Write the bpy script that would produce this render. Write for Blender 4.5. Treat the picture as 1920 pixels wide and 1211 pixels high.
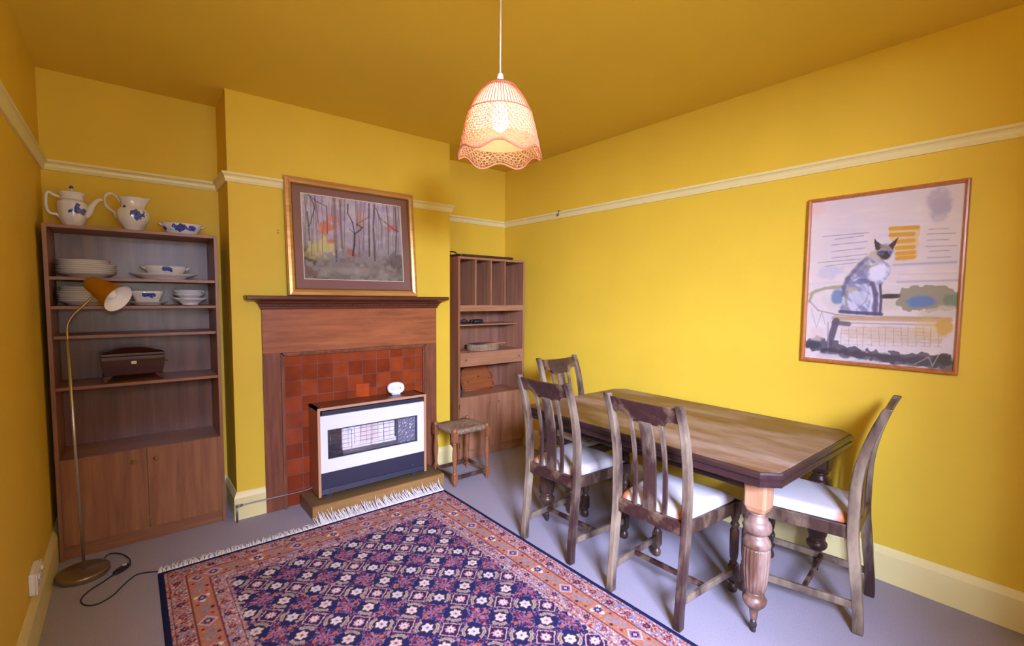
import bpy, math, random
import numpy as np
from mathutils import Vector, Matrix, Euler
random.seed(7)
SC = bpy.context.scene
COL = SC.collection
for o in list(bpy.data.objects):
    bpy.data.objects.remove(o)

# ------------------------------------------------------------------ room measures (metres)
W, H = 3.089, 2.5                # room width (x), height
YF = -3.95                       # wall behind the camera
X0, X1, YC = 0.792, 2.271, -0.349  # chimney breast

# ------------------------------------------------------------------ camera
CYAW, CPITCH, CROLL, CF, CPCY = .6859, -.0657, .0080, 878.94, 615.89
cam_d = bpy.data.cameras.new('camera')
cam = bpy.data.objects.new('camera', cam_d)
COL.objects.link(cam)
cam.location = (.3294, -3.489, 1.335)
cam.rotation_euler = (Matrix.Rotation(-CYAW, 3, 'Z') @ Matrix.Rotation(math.pi / 2 + CPITCH, 3, 'X') @ Matrix.Rotation(CROLL, 3, 'Z')).to_euler()
cam_d.sensor_fit = 'HORIZONTAL'
cam_d.sensor_width = 36
cam_d.lens = 36 * CF / 1920
cam_d.shift_y = (CPCY - 605.5) / 1920
cam_d.clip_start = .02
SC.camera = cam

# ------------------------------------------------------------------ view, world, lights
SC.view_settings.view_transform = 'Standard'
SC.view_settings.look = 'None'
SC.view_settings.exposure = 0.5
SC.view_settings.gamma = 1
SC.view_settings.use_curve_mapping = False
SC.cycles.use_denoising = True
SC.cycles.max_bounces = 10
SC.cycles.diffuse_bounces = 6
SC.cycles.sample_clamp_indirect = 6

world = bpy.data.worlds.new('sky')
SC.world = world
world.use_nodes = True
_t = world.node_tree
_bg = _t.nodes['Background']; _bg.inputs[1].default_value = 1.0
_tc = _t.nodes.new('ShaderNodeTexCoord'); _sp = _t.nodes.new('ShaderNodeSeparateXYZ'); _cr = _t.nodes.new('ShaderNodeValToRGB')
_t.links.new(_tc.outputs['Generated'], _sp.inputs[0]); _t.links.new(_sp.outputs['Z'], _cr.inputs['Fac']); _t.links.new(_cr.outputs['Color'], _bg.inputs['Color'])
_cr.color_ramp.elements[0].position = .0; _cr.color_ramp.elements[0].color = (3.9, 4.1, 4.4, 1)     # ground half, raised above the sky to brighten the ceiling
_cr.color_ramp.elements[1].position = .02; _cr.color_ramp.elements[1].color = (.75, 1.0, 1.7, 1)      # sky

def light(name, kind, loc, power, color, rot=(0, 0, 0), **kw):
    d = bpy.data.lights.new(name, kind)
    d.energy = power
    d.color = color
    for k, v in kw.items():
        setattr(d, k, v)
    o = bpy.data.objects.new(name, d)
    o.location = loc
    o.rotation_euler = rot
    COL.objects.link(o)
    return o
# daylight: the bright sky patch seen through the window behind the camera
_p = Vector((-.28, -5.30, 2.30)); _d = Vector((.90, -3.95, 1.45)) - _p
light('window_daylight', 'AREA', _p, 1500, (.54, .61, 1.0), _d.to_track_quat('-Z', 'Y').to_euler(), shape='RECTANGLE', size=1.7, size_y=1.1)
LAMP = Vector((1.448, -2.040, 1.985))
light('pendant_bulb_light', 'POINT', LAMP + Vector((0, 0, .02)), 21, (1.0, .80, .55), shadow_soft_size=.035)
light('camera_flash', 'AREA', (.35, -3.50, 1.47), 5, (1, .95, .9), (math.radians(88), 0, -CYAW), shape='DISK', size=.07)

# ------------------------------------------------------------------ helpers
def lin(c):
    return tuple(((x / 255) / 12.92 if x / 255 <= .04045 else ((x / 255 + .055) / 1.055) ** 2.4) for x in c)

class MB:
    def __init__(s):
        s.v = []; s.f = []; s.sm = []
    def add(s, vs, fs, smooth=False, M=None):
        b = len(s.v)
        for p in vs:
            p = Vector(p)
            if M is not None: p = M @ p
            s.v.append(tuple(p))
        for f in fs:
            s.f.append(tuple(b + i for i in f)); s.sm.append(smooth)
        return s
    def box(s, x0, x1, y0, y1, z0, z1, M=None):
        if x0 > x1: x0, x1 = x1, x0
        if y0 > y1: y0, y1 = y1, y0
        if z0 > z1: z0, z1 = z1, z0
        vs = [(x, y, z) for z in (z0, z1) for y in (y0, y1) for x in (x0, x1)]
        return s.add(vs, [(0, 2, 3, 1), (4, 5, 7, 6), (0, 1, 5, 4), (2, 6, 7, 3), (0, 4, 6, 2), (1, 3, 7, 5)], False, M)
    def bar(s, p, q, w, h, M=None):
        p = Vector(p); q = Vector(q); d = (q - p); L = d.length; d.normalize()
        up = Vector((0, 0, 1)) if abs(d.z) < .95 else Vector((1, 0, 0))
        r = d.cross(up).normalized(); u = r.cross(d)
        R = Matrix((r, d, u)).transposed().to_4x4(); R.translation = p
        if M is not None: R = M @ R
        return s.box(-w / 2, w / 2, 0, L, -h / 2, h / 2, R)
    def loft(s, rings, smooth=False, caps=True, closed=True, M=None):
        n = len(rings[0]); vs = [p for r in rings for p in r]; fs = []
        for i in range(len(rings) - 1):
            for j in range(n if closed else n - 1):
                k = (j + 1) % n
                fs.append((i * n + j, i * n + k, (i + 1) * n + k, (i + 1) * n + j))
        s.add(vs, fs, smooth, M)
        if caps:
            b = len(s.v) - len(vs)
            s.f.append(tuple(b + j for j in range(n - 1, -1, -1))); s.sm.append(False)
            s.f.append(tuple(b + (len(rings) - 1) * n + j for j in range(n))); s.sm.append(False)
        return s
    def lathe(s, prof, n=32, c=(0, 0, 0), M=None, sx=1, sy=1, caps=True, rf=None):
        rings = []
        for i, (r, z) in enumerate(prof):
            ring = []
            for j in range(n):
                a = 2 * math.pi * j / n
                rr = r * (rf(a, i) if rf else 1)
                ring.append((c[0] + rr * math.cos(a) * sx, c[1] + rr * math.sin(a) * sy, c[2] + z))
            rings.append(ring)
        return s.loft(rings, True, caps, True, M)
    def tube(s, pts, r, n=10, M=None, caps=True):
        pts = [Vector(p) for p in pts]; rings = []; u = None
        for i, p in enumerate(pts):
            d = (pts[min(i + 1, len(pts) - 1)] - pts[max(i - 1, 0)])
            if d.length < 1e-9: d = Vector((0, 0, 1))
            d.normalize()
            if u is None:
                a = Vector((0, 0, 1)) if abs(d.z) < .9 else Vector((1, 0, 0))
                u = d.cross(a).normalized()
            else:
                u = (u - d * u.dot(d)).normalized()
            w = d.cross(u)
            rr = r[i] if isinstance(r, (list, tuple)) else r
            rings.append([p + (u * math.cos(2 * math.pi * j / n) + w * math.sin(2 * math.pi * j / n)) * rr for j in range(n)])
        return s.loft(rings, True, caps, True, M)
    def prism(s, poly, axis, a, b, M=None):
        def mk(p, t):
            return {'x': (t, p[0], p[1]), 'y': (p[0], t, p[1]), 'z': (p[0], p[1], t)}[axis]
        return s.loft([[mk(p, a) for p in poly], [mk(p, b) for p in poly]], False, True, True, M)
    def warp(s, fn):
        s.v = [tuple(fn(*p)) for p in s.v]; return s
    def build(s, name, mat, parent=None, bevel=0, seg=2, sub=0):
        me = bpy.data.meshes.new(name)
        me.from_pydata(s.v, [], s.f)
        me.polygons.foreach_set('use_smooth', s.sm)
        import bmesh
        bm = bmesh.new(); bm.from_mesh(me)
        bmesh.ops.recalc_face_normals(bm, faces=bm.faces)
        bm.to_mesh(me); bm.free()
        me.materials.append(mat)
        o = bpy.data.objects.new(name, me); COL.objects.link(o)
        if parent: o.parent = parent
        if bevel:
            m = o.modifiers.new('bevel', 'BEVEL'); m.width = bevel; m.segments = seg; m.limit_method = 'ANGLE'; m.angle_limit = math.radians(40)
        if sub:
            m = o.modifiers.new('sub', 'SUBSURF'); m.levels = sub; m.render_levels = sub
        return o

def spline(pts, k=8):
    pts = [Vector(p) for p in pts]; out = []
    P = [pts[0] * 2 - pts[1]] + pts + [pts[-1] * 2 - pts[-2]]
    for i in range(1, len(P) - 2):
        for t in range(k):
            t = t / k
            a, b, c, d = P[i - 1], P[i], P[i + 1], P[i + 2]
            out.append(.5 * ((2 * b) + (c - a) * t + (2 * a - 5 * b + 4 * c - d) * t * t + (3 * b - a - 3 * c + d) * t ** 3))
    out.append(pts[-1]); return out

def tag(o, label=None, cat=None, group=None, kind=None):
    if label: o['label'] = label
    if cat: o['category'] = cat
    if group: o['group'] = group
    if kind: o['kind'] = kind
    return o
def thing(name, label, cat, loc=(0, 0, 0), rz=0, group=None):
    o = bpy.data.objects.new(name, None); COL.objects.link(o)
    o.empty_display_size = .05
    o.location = loc; o.rotation_euler = (0, 0, rz)
    return tag(o, label, cat, group)
def struct(name, mb, mat, bevel=0):
    return tag(mb.build(name, mat, None, bevel), kind='structure')
def copy_tree(root, loc, rz=0, label=None):
    r = root.copy(); COL.objects.link(r); r.location = loc; r.rotation_euler = (0, 0, rz)
    if label: r['label'] = label
    for ch in list(root.children):
        c = ch.copy(); COL.objects.link(c); c.parent = r
        for g in list(ch.children):
            d = g.copy(); COL.objects.link(d); d.parent = c
    return r

# ------------------------------------------------------------------ materials
def mat(name):
    m = bpy.data.materials.new(name); m.use_nodes = True
    return m, m.node_tree, m.node_tree.nodes['Principled BSDF']
def setp(b, **k):
    for n, v in k.items():
        n = n.replace('_', ' ')
        if n in b.inputs: b.inputs[n].default_value = v
def plain(name, rgb, rough=.5, metal=0, spec=.5, noise=0, scale=40, bump=0, coat=0):
    m, t, b = mat(name)
    c = rgb
    setp(b, Base_Color=(*c, 1), Roughness=rough, Metallic=metal, Specular_IOR_Level=spec, Coat_Weight=coat)
    if noise or bump:
        tc = t.nodes.new('ShaderNodeTexCoord')
        n = t.nodes.new('ShaderNodeTexNoise'); n.inputs['Scale'].default_value = scale; n.inputs['Detail'].default_value = 4
        t.links.new(tc.outputs['Object'], n.inputs['Vector'])
        if noise:
            r = t.nodes.new('ShaderNodeValToRGB')
            r.color_ramp.elements[0].position = .3; r.color_ramp.elements[1].position = .7
            r.color_ramp.elements[0].color = (*[x * (1 - noise) for x in c], 1)
            r.color_ramp.elements[1].color = (*[min(1, x * (1 + noise)) for x in c], 1)
            t.links.new(n.outputs['Fac'], r.inputs['Fac']); t.links.new(r.outputs['Color'], b.inputs['Base Color'])
        if bump:
            bp = t.nodes.new('ShaderNodeBump'); bp.inputs['Strength'].default_value = bump; bp.inputs['Distance'].default_value = .01
            t.links.new(n.outputs['Fac'], bp.inputs['Height']); t.links.new(bp.outputs['Normal'], b.inputs['Normal'])
    return m
def wood(name, dark, light, axis='z', rough=.4, scale=1.0, contrast=.5, patch=None, patch_amt=.5, patch_scale=5, coat=0):
    m, t, b = mat(name); L = t.links.new
    tc = t.nodes.new('ShaderNodeTexCoord')
    mp = t.nodes.new('ShaderNodeMapping')
    s = {'x': (1.6, 22, 22), 'y': (22, 1.6, 22), 'z': (22, 22, 1.6)}[axis]
    mp.inputs['Scale'].default_value = tuple(k * scale for k in s)
    L(tc.outputs['Object'], mp.inputs['Vector'])
    n = t.nodes.new('ShaderNodeTexNoise'); n.inputs['Scale'].default_value = 1.6; n.inputs['Detail'].default_value = 7; n.inputs['Roughness'].default_value = .62; n.inputs['Distortion'].default_value = .4
    L(mp.outputs[0], n.inputs['Vector'])
    r = t.nodes.new('ShaderNodeValToRGB')
    r.color_ramp.elements[0].position = .5 - contrast * .4; r.color_ramp.elements[1].position = .5 + contrast * .4
    r.color_ramp.elements[0].color = (*dark, 1); r.color_ramp.elements[1].color = (*light, 1)
    L(n.outputs['Fac'], r.inputs['Fac'])
    out = r.outputs['Color']
    if patch:
        n2 = t.nodes.new('ShaderNodeTexNoise'); n2.inputs['Scale'].default_value = patch_scale; n2.inputs['Detail'].default_value = 5; n2.inputs['Roughness'].default_value = .6
        mp2 = t.nodes.new('ShaderNodeMapping'); mp2.inputs['Scale'].default_value = {'x': (.5, 1.6, 1.6), 'y': (1.6, .5, 1.6), 'z': (1.6, 1.6, .5)}[axis]
        L(tc.outputs['Object'], mp2.inputs['Vector']); L(mp2.outputs[0], n2.inputs['Vector'])
        r2 = t.nodes.new('ShaderNodeValToRGB'); r2.color_ramp.elements[0].position = .62 - patch_amt * .25; r2.color_ramp.elements[1].position = .78 - patch_amt * .12
        L(n2.outputs['Fac'], r2.inputs['Fac'])
        mx = t.nodes.new('ShaderNodeMix'); mx.data_type = 'RGBA'
        L(r2.outputs['Color'], mx.inputs[0]); L(out, mx.inputs[6]); mx.inputs[7].default_value = (*patch, 1)
        out = mx.outputs[2]
    L(out, b.inputs['Base Color'])
    setp(b, Roughness=rough, Coat_Weight=coat, Coat_Roughness=.2)
    bp = t.nodes.new('ShaderNodeBump'); bp.inputs['Strength'].default_value = .12; bp.inputs['Distance'].default_value = .004
    L(n.outputs['Fac'], bp.inputs['Height']); L(bp.outputs['Normal'], b.inputs['Normal'])
    return m
def vcol(name, rough=.7, spec=.3, coat=0):
    m, t, b = mat(name)
    a = t.nodes.new('ShaderNodeVertexColor'); a.layer_name = 'paint'
    t.links.new(a.outputs['Color'], b.inputs['Base Color'])
    setp(b, Roughness=rough, Specular_IOR_Level=spec, Coat_Weight=coat, Coat_Roughness=.05)
    return m

YEL = (.75, .52, .040)
M_wall = plain('yellow_wall_paint', YEL, .6, noise=.03, scale=3, bump=.02, spec=.3)
M_ceil = plain('yellow_ceiling_paint', (.78, .56, .06), .7, noise=.02, scale=2, spec=.2)
M_trim = plain('pale_yellow_gloss_paint', (.80, .70, .30), .35, noise=.02, scale=8)
M_white = plain('white_paint', (.8, .8, .78), .4)
M_teak_z = wood('teak_veneer_upright', lin((112, 68, 40)), lin((168, 114, 74)), 'z', .38, .8, .8)
M_teak_x = wood('teak_veneer_level', lin((112, 68, 40)), lin((168, 114, 74)), 'x', .4, .8, .8)
M_teakback = wood('teak_veneer_back', lin((88, 56, 42)), lin((136, 94, 70)), 'z', .3, .6, .7)
M_teak2_z = wood('light_teak_upright', lin((122, 80, 54)), lin((186, 134, 98)), 'z', .4, .7, .8)
M_teak2_x = wood('light_teak_level', lin((122, 80, 54)), lin((186, 134, 98)), 'x', .4, .7, .8)
M_surr_z = wood('surround_oak_upright', lin((78, 42, 28)), lin((150, 92, 62)), 'z', .33, 1, .8, patch=lin((150, 92, 60)), patch_amt=.4)
M_surr_x = wood('surround_oak_level', lin((116, 60, 32)), lin((182, 112, 68)), 'x', .33, 1, .8, patch=lin((172, 104, 62)), patch_amt=.5)
M_mantel = wood('mantel_oak', lin((60, 26, 16)), lin((120, 66, 42)), 'x', .3, 1, .8)
M_hearth = wood('hearth_board', lin((128, 90, 42)), lin((176, 134, 72)), 'x', .45, .6, .8)
M_hearthd = wood('hearth_board_dark', lin((92, 62, 40)), lin((128, 90, 56)), 'y', .5, .7, .8)
M_chair = wood('worn_dark_oak', lin((36, 21, 21)), lin((78, 52, 44)), 'z', .38, 1.4, .9, patch=lin((152, 134, 108)), patch_amt=.8, patch_scale=5)
M_chairx = wood('worn_dark_oak_rail', lin((36, 20, 20)), lin((76, 46, 38)), 'x', .36, 1.4, .9, patch=lin((140, 112, 84)), patch_amt=.45, patch_scale=7)
M_chairdark = wood('dark_oak', lin((40, 26, 22)), lin((80, 56, 44)), 'z', .34, 1.4, .9, patch=lin((128, 106, 82)), patch_amt=.55, patch_scale=7)
M_tabled = wood('table_edge_mahogany', lin((34, 22, 24)), lin((66, 42, 38)), 'y', .28, 1.2, .9)
M_tleg = wood('turned_leg_worn', lin((62, 38, 28)), lin((120, 82, 60)), 'z', .4, 1.2, .9, patch=lin((156, 130, 114)), patch_amt=.8, patch_scale=7)
M_tblock = wood('table_leg_block', lin((150, 104, 70)), lin((196, 148, 108)), 'z', .45, 1.2, .9)
M_stool = wood('stool_beech', lin((110, 62, 34)), lin((172, 110, 66)), 'z', .4, 1.5, .9)
M_brass = plain('dull_brass', (.30, .22, .10), .35, .9)
M_black = plain('black_plastic', (.012, .012, .014), .35)
M_darkmetal = plain('dark_grey_enamel', (.035, .033, .055), .45)
M_cream = plain('cream_enamel', (.83, .83, .80), .35)
M_chrome = plain('brushed_steel', (.55, .52, .46), .28, 1)
M_gold = wood('gilt_frame', lin((178, 128, 60)), lin((232, 184, 112)), 'x', .32, 1.0, .8)
setp(M_gold.node_tree.nodes['Principled BSDF'], Metallic=.55)
M_goldd = plain('dark_gilt_line', (.30, .15, .04), .4, .4)
M_orangewood = wood('orange_frame_wood', lin((150, 84, 34)), lin((198, 122, 62)), 'z', .25, 1, .8, coat=.4)

# ------------------------------------------------------------------ painting on vertex grids
def vnoise(U, V, s, seed=0):
    rng = np.random.RandomState(seed); T = rng.rand(256, 256)
    u = U * s; v = V * s; i = np.floor(u).astype(int); j = np.floor(v).astype(int); fu = u - i; fv = v - j
    fu = fu * fu * (3 - 2 * fu); fv = fv * fv * (3 - 2 * fv)
    g = lambda a, b: T[a % 256, b % 256]
    return (g(i, j) * (1 - fu) + g(i + 1, j) * fu) * (1 - fv) + (g(i, j + 1) * (1 - fu) + g(i + 1, j + 1) * fu) * fv
def fbm(U, V, s, seed=0, o=4):
    r = 0; a = .5; t = 0
    for k in range(o):
        r = r + a * vnoise(U, V, s * 2 ** k, seed + k); t += a; a *= .5
    return r / t
class Canvas:
    def __init__(s, w, h, step):
        s.w, s.h = w, h
        s.nx = int(w / step) + 1; s.ny = int(h / step) + 1
        x = np.linspace(0, w, s.nx); y = np.linspace(0, h, s.ny)
        s.X, s.Y = np.meshgrid(x, y)
        s.C = np.zeros((s.ny, s.nx, 3))
    def mix(s, a, col):
        a = np.clip(a, 0, 1)[..., None]
        s.C = s.C * (1 - a) + np.array(col) * a
    def seg(s, p, q, w, col, soft=.5, a=1):
        px, py = p; qx, qy = q; dx, dy = qx - px, qy - py; L = dx * dx + dy * dy + 1e-12
        t = np.clip(((s.X - px) * dx + (s.Y - py) * dy) / L, 0, 1)
        d = np.hypot(s.X - px - t * dx, s.Y - py - t * dy)
        s.mix(a * np.clip((w - d) / (w * soft + 1e-9), 0, 1), col)
    def path(s, pts, w, col, soft=.5, a=1):
        for i in range(len(pts) - 1): s.seg(pts[i], pts[i + 1], w, col, soft, a)
    def ell(s, c, rx, ry, col, soft=.3, a=1, ang=0):
        ca, sa = math.cos(ang), math.sin(ang)
        x = (s.X - c[0]) * ca + (s.Y - c[1]) * sa; y = -(s.X - c[0]) * sa + (s.Y - c[1]) * ca
        s.mix(a * np.clip((1 - np.hypot(x / rx, y / ry)) / soft, 0, 1), col)
    def poly(s, pts, col, a=1, jit=0, seed=3):
        X = s.X; Y = s.Y
        if jit:
            X = X + (vnoise(s.X, s.Y, 60, seed) - .5) * jit; Y = Y + (vnoise(s.X, s.Y, 60, seed + 9) - .5) * jit
        inside = np.zeros(X.shape, bool); n = len(pts)
        for i in range(n):
            (x1, y1), (x2, y2) = pts[i], pts[(i + 1) % n]
            if y1 == y2: continue
            c = ((y1 > Y) != (y2 > Y)) & (X < (x2 - x1) * (Y - y1) / (y2 - y1) + x1)
            inside ^= c
        s.mix(inside * a, col)
    def build(s, name, mat, parent, place):
        P = place(s.X, s.Y)          # (ny,nx,3)
        me = bpy.data.meshes.new(name)
        nv = s.nx * s.ny; nf = (s.nx - 1) * (s.ny - 1)
        me.vertices.add(nv); me.vertices.foreach_set('co', np.ascontiguousarray(P, dtype=np.float32).ravel())
        idx = np.arange(nv).reshape(s.ny, s.nx)
        q = np.stack([idx[:-1, :-1], idx[:-1, 1:], idx[1:, 1:], idx[1:, :-1]], -1).reshape(-1)
        me.loops.add(nf * 4); me.loops.foreach_set('vertex_index', q.astype(np.int32))
        me.polygons.add(nf); me.polygons.foreach_set('loop_start', np.arange(0, nf * 4, 4, dtype=np.int32))
        me.update(calc_edges=True)
        a = me.color_attributes.new('paint', 'FLOAT_COLOR', 'POINT')
        cc = np.ones((nv, 4), np.float32); cc[:, :3] = np.clip(s.C, 0, 1).reshape(-1, 3)
        a.data.foreach_set('color', cc.ravel())
        me.materials.append(mat)
        o = bpy.data.objects.new(name, me); COL.objects.link(o)
        if parent: o.parent = parent
        return o
def homog(src, w, h):
    dst = [(0, h), (w, h), (w, 0), (0, 0)]; A = []; B = []
    for (x, y), (u, v) in zip(src, dst):
        A.append([x, y, 1, 0, 0, 0, -u * x, -u * y]); B.append(u)
        A.append([0, 0, 0, x, y, 1, -v * x, -v * y]); B.append(v)
    k = np.linalg.solve(np.array(A, float), np.array(B, float))
    def f(x, y):
        d = k[6] * x + k[7] * y + 1
        return ((k[0] * x + k[1] * y + k[2]) / d, (k[3] * x + k[4] * y + k[5]) / d)
    return f

# ================================================================== ROOM SHELL
T = .2
TF = .34                         # thick outer wall
struct('floor', MB().box(-T, W + T, YF - TF, T, -.12, 0), plain('taupe_carpet', (.33, .30, .335), .95, noise=.16, scale=260, bump=.25, spec=.1))
struct('ceiling', MB().box(-T, W + T, YF - TF, T, H, H + .12), M_ceil)
struct('wall_left', MB().box(-T, 0, YF - TF, T, 0, H), M_wall)
struct('wall_right', MB().box(W, W + T, YF - TF, T, 0, H), M_wall)
struct('wall_back', MB().box(0, W, 0, T, 0, H), M_wall)
struct('wall_chimney', MB().box(X0, X1, YC, 0, 0, H), M_wall)
WX0, WX1, WZ0, WZ1 = .25, 1.38, .86, 2.16
mb = MB()
mb.box(0, WX0, YF - TF, YF, 0, H); mb.box(WX1, W, YF - TF, YF, 0, H)
mb.box(WX0, WX1, YF - TF, YF, 0, WZ0); mb.box(WX0, WX1, YF - TF, YF, WZ1, H)
struct('wall_front', mb, M_wall)
win = thing('window_1', None, None, (0, 0, 0)); win['kind'] = 'structure'
mb = MB(); y0, y1 = YF - .28, YF - .23
mb.box(WX0, WX0 + .05, y0, y1, WZ0, WZ1); mb.box(WX1 - .05, WX1, y0, y1, WZ0, WZ1)
mb.box(WX0, WX1, y0, y1, WZ0, WZ0 + .05); mb.box(WX0, WX1, y0, y1, WZ1 - .05, WZ1)
mb.box(WX0, WX1, y0, y1, 1.50, 1.54); mb.box((WX0 + WX1) / 2 - .015, (WX0 + WX1) / 2 + .015, y0, y1, WZ0, WZ1)
mb.build('window_frame', M_white, win)
m, t, b = mat('window_glass')
tr = t.nodes.new('ShaderNodeBsdfTransparent'); gl = t.nodes.new('ShaderNodeBsdfGlossy'); gl.inputs['Roughness'].default_value = .02
mx = t.nodes.new('ShaderNodeMixShader'); mx.inputs[0].default_value = .06
t.links.new(tr.outputs[0], mx.inputs[1]); t.links.new(gl.outputs[0], mx.inputs[2])
t.links.new(mx.outputs[0], t.nodes['Material Output'].inputs['Surface'])
M_pane = m
m = m.copy(); m.name = 'picture_glass'
for n_ in m.node_tree.nodes:
    if n_.type == 'BSDF_GLOSSY': n_.inputs['Roughness'].default_value = .22
M_pglass = m
MB().box(WX0 + .03, WX1 - .03, YF - .257, YF - .253, WZ0 + .03, WZ1 - .03).build('pane', M_pane, win)

def mould(path, prof, a, b):
    """profile (offset from wall, z) swept along path; room lies to the right of the path; build segments a..b-1 with mitres"""
    rings = []; n = len(path)
    for i in range(n):
        p = Vector(path[i]).to_2d()
        def nrm(j):
            d = (Vector(path[j + 1]) - Vector(path[j])).to_2d().normalized(); return Vector((d.y, -d.x))
        if i == 0: m_ = nrm(0)
        elif i == n - 1: m_ = nrm(n - 2)
        else:
            n1, n2 = nrm(i - 1), nrm(i); m_ = (n1 + n2) / (1 + n1.dot(n2))
        rings.append([(p.x + m_.x * o, p.y + m_.y * o, z) for o, z in prof])
    mb = MB()
    for i in range(a, b):
        mb.loft([rings[i], rings[i + 1]], False, True)
    return mb
RAILP = [(.0, 1.984), (.010, 1.984), (.013, 1.992), (.016, 2.000), (.018, 2.012), (.023, 2.020), (.030, 2.024), (.030, 2.036), (0, 2.037)]
path = [(0, YF, 0), (0, 0, 0), (X0, 0, 0), (X0, YC, 0), (X1, YC, 0), (X1, 0, 0), (W, 0, 0), (W, YF, 0)]
struct('trim_1', mould(path, RAILP, 0, 1), M_trim)
struct('trim_2', mould(path, RAILP, 1, 2), M_trim)
struct('trim_3', mould(path, RAILP, 2, 5), M_trim)
struct('trim_4', mould(path, RAILP, 5, 6), M_trim)
struct('trim_5', mould(path, RAILP, 6, 7), M_trim)
BASEP = [(0, 0), (.018, 0), (.018, .132), (.015, .140), (.012, .148), (.007, .158), (.003, .164), (0, .164)]
struct('baseboard_left', mould(path, BASEP, 0, 1), M_trim)
struct('baseboard_back', mould(path, BASEP, 1, 2), M_trim)
struct('baseboard_right', mould(path, BASEP, 6, 7), M_trim)
struct('baseboard_alcove', mould(path, BASEP, 5, 6), M_trim)
pl = [(X0, 0, 0), (X0, YC, 0), (.944, YC, 0)]
struct('baseboard_chimney', mould(pl, BASEP, 0, 2), M_trim)
pr_ = [(2.136, YC, 0), (X1, YC, 0), (X1, 0, 0)]
struct('baseboard_chimney_right', mould(pr_, BASEP, 0, 2), M_trim)

# ================================================================== FIREPLACE
SX0, SX1, SY = .945, 2.135, -.377
fs = thing('fire_surround', 'dark stained oak fire surround with broad mantel shelf against the chimney breast', 'fireplace', (1.54, SY, 0))
def loc(mb, x=0, y=0, z=0):
    mb.v = [(a - x, b - y, c - z) for a, b, c in mb.v]; return mb
ox, oy = 1.54, SY
B = YC - .001
loc(MB().box(SX0, 1.050, SY, B, 0, .985), ox, oy).build('jamb', M_surr_z, fs, .002)
loc(MB().box(2.034, SX1, SY, B, 0, .985), ox, oy).build('jamb', M_surr_z, fs, .002)
loc(MB().box(SX0, SX1, SY, B, .985, 1.262), ox, oy).build('frieze', M_surr_x, fs, .002)
mb = MB()
for (a, b_, c, d, e) in ((0, .012, -.010, 0, 0), (.012, .022, -.004, 0, 0)):
    mb.box(1.042 + a, 1.042 + b_, SY + c, B, 0, .985 - a)
    mb.box(2.042 - b_, 2.042 - a, SY + c, B, 0, .985 - a)
    mb.box(1.042 + a, 2.042 - a, SY + c, B, .985 - b_, .985 - a)
loc(mb, ox, oy).build('inner_bead', M_surr_z, fs, .002)
rings = []
for off, z in ((.004, 1.252), (.008, 1.262), (.008, 1.268), (.014, 1.272), (.016, 1.284), (.018, 1.286), (.024, 1.290), (.030, 1.300), (.046, 1.308), (.056, 1.312)):
    rings.append([(SX0 - off, SY - off, z), (SX1 + off, SY - off, z), (SX1 + off, B, z), (SX0 - off, B, z)])
loc(MB().loft(rings), ox, oy).build('cornice', M_mantel, fs)
mb = MB(); k = SX0 - .012
while k < SX1 + .01:
    mb.box(k, k + .007, SY - .022, SY - .012, 1.274, 1.284); k += .012
o = loc(mb, ox, oy).build('dentil_strip', M_mantel, fs)
loc(MB().box(.853, 2.203, -.452, B, 1.312, 1.336), ox, oy).build('mantel_shelf', M_mantel, fs, .006, 3)

# tiled panel
m, t, b = mat('terracotta_tiles'); L = t.links.new
tc = t.nodes.new('ShaderNodeTexCoord'); sp = t.nodes.new('ShaderNodeSeparateXYZ'); cb = t.nodes.new('ShaderNodeCombineXYZ')
L(tc.outputs['Object'], sp.inputs[0]); L(sp.outputs['X'], cb.inputs['X']); L(sp.outputs['Z'], cb.inputs['Y'])
br = t.nodes.new('ShaderNodeTexBrick'); br.offset = 0; br.squash = 1
br.inputs['Scale'].default_value = 1; br.inputs['Brick Width'].default_value = .1; br.inputs['Row Height'].default_value = .1
br.inputs['Mortar Size'].default_value = .0020; br.inputs['Mortar Smooth'].default_value = .1; br.inputs['Bias'].default_value = -.1
br.inputs['Color1'].default_value = (*lin((132, 54, 24)), 1); br.inputs['Color2'].default_value = (*lin((164, 74, 34)), 1); br.inputs['Mortar'].default_value = (*lin((112, 88, 84)), 1)
L(cb.outputs[0], br.inputs['Vector'])
nz = t.nodes.new('ShaderNodeTexNoise'); nz.inputs['Scale'].default_value = 9; nz.inputs['Detail'].default_value = 4; L(tc.outputs['Object'], nz.inputs['Vector'])
mx = t.nodes.new('ShaderNodeMix'); mx.data_type = 'RGBA'; mx.blend_type = 'MULTIPLY'; mx.inputs[0].default_value = .5
rr = t.nodes.new('ShaderNodeValToRGB'); rr.color_ramp.elements[0].position = .3; rr.color_ramp.elements[0].color = (.45, .4, .4, 1); rr.color_ramp.elements[1].position = .65
L(nz.outputs['Fac'], rr.inputs['Fac']); L(br.outputs['Color'], mx.inputs[6]); L(rr.outputs['Color'], mx.inputs[7]); L(mx.outputs[2], b.inputs['Base Color'])
setp(b, Roughness=.22)
bp = t.nodes.new('ShaderNodeBump'); bp.inputs['Strength'].default_value = .5; bp.inputs['Distance'].default_value = .003; bp.invert = True
L(br.outputs['Fac'], bp.inputs['Height']); L(bp.outputs['Normal'], b.inputs['Normal'])
M_tiles = m
o = MB().box(.0, .976, -.010, 0, .0, .963).build('tiled_panel', M_tiles)
o.location = (1.064, B, 0); tag(o, 'glossy terracotta tile panel filling the fire surround behind the gas heater', 'tiles')
M_tile1 = plain('terracotta_tile_single', lin((176, 74, 30)), .25, noise=.15, scale=20)
o = MB().box(-.046, .046, -.008, 0, 0, .092).build('loose_tile', M_tile1, None, .002)
o.location = (1.555, -.368, .6455); o.rotation_euler = (math.radians(-3), math.radians(3), 0)
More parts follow.
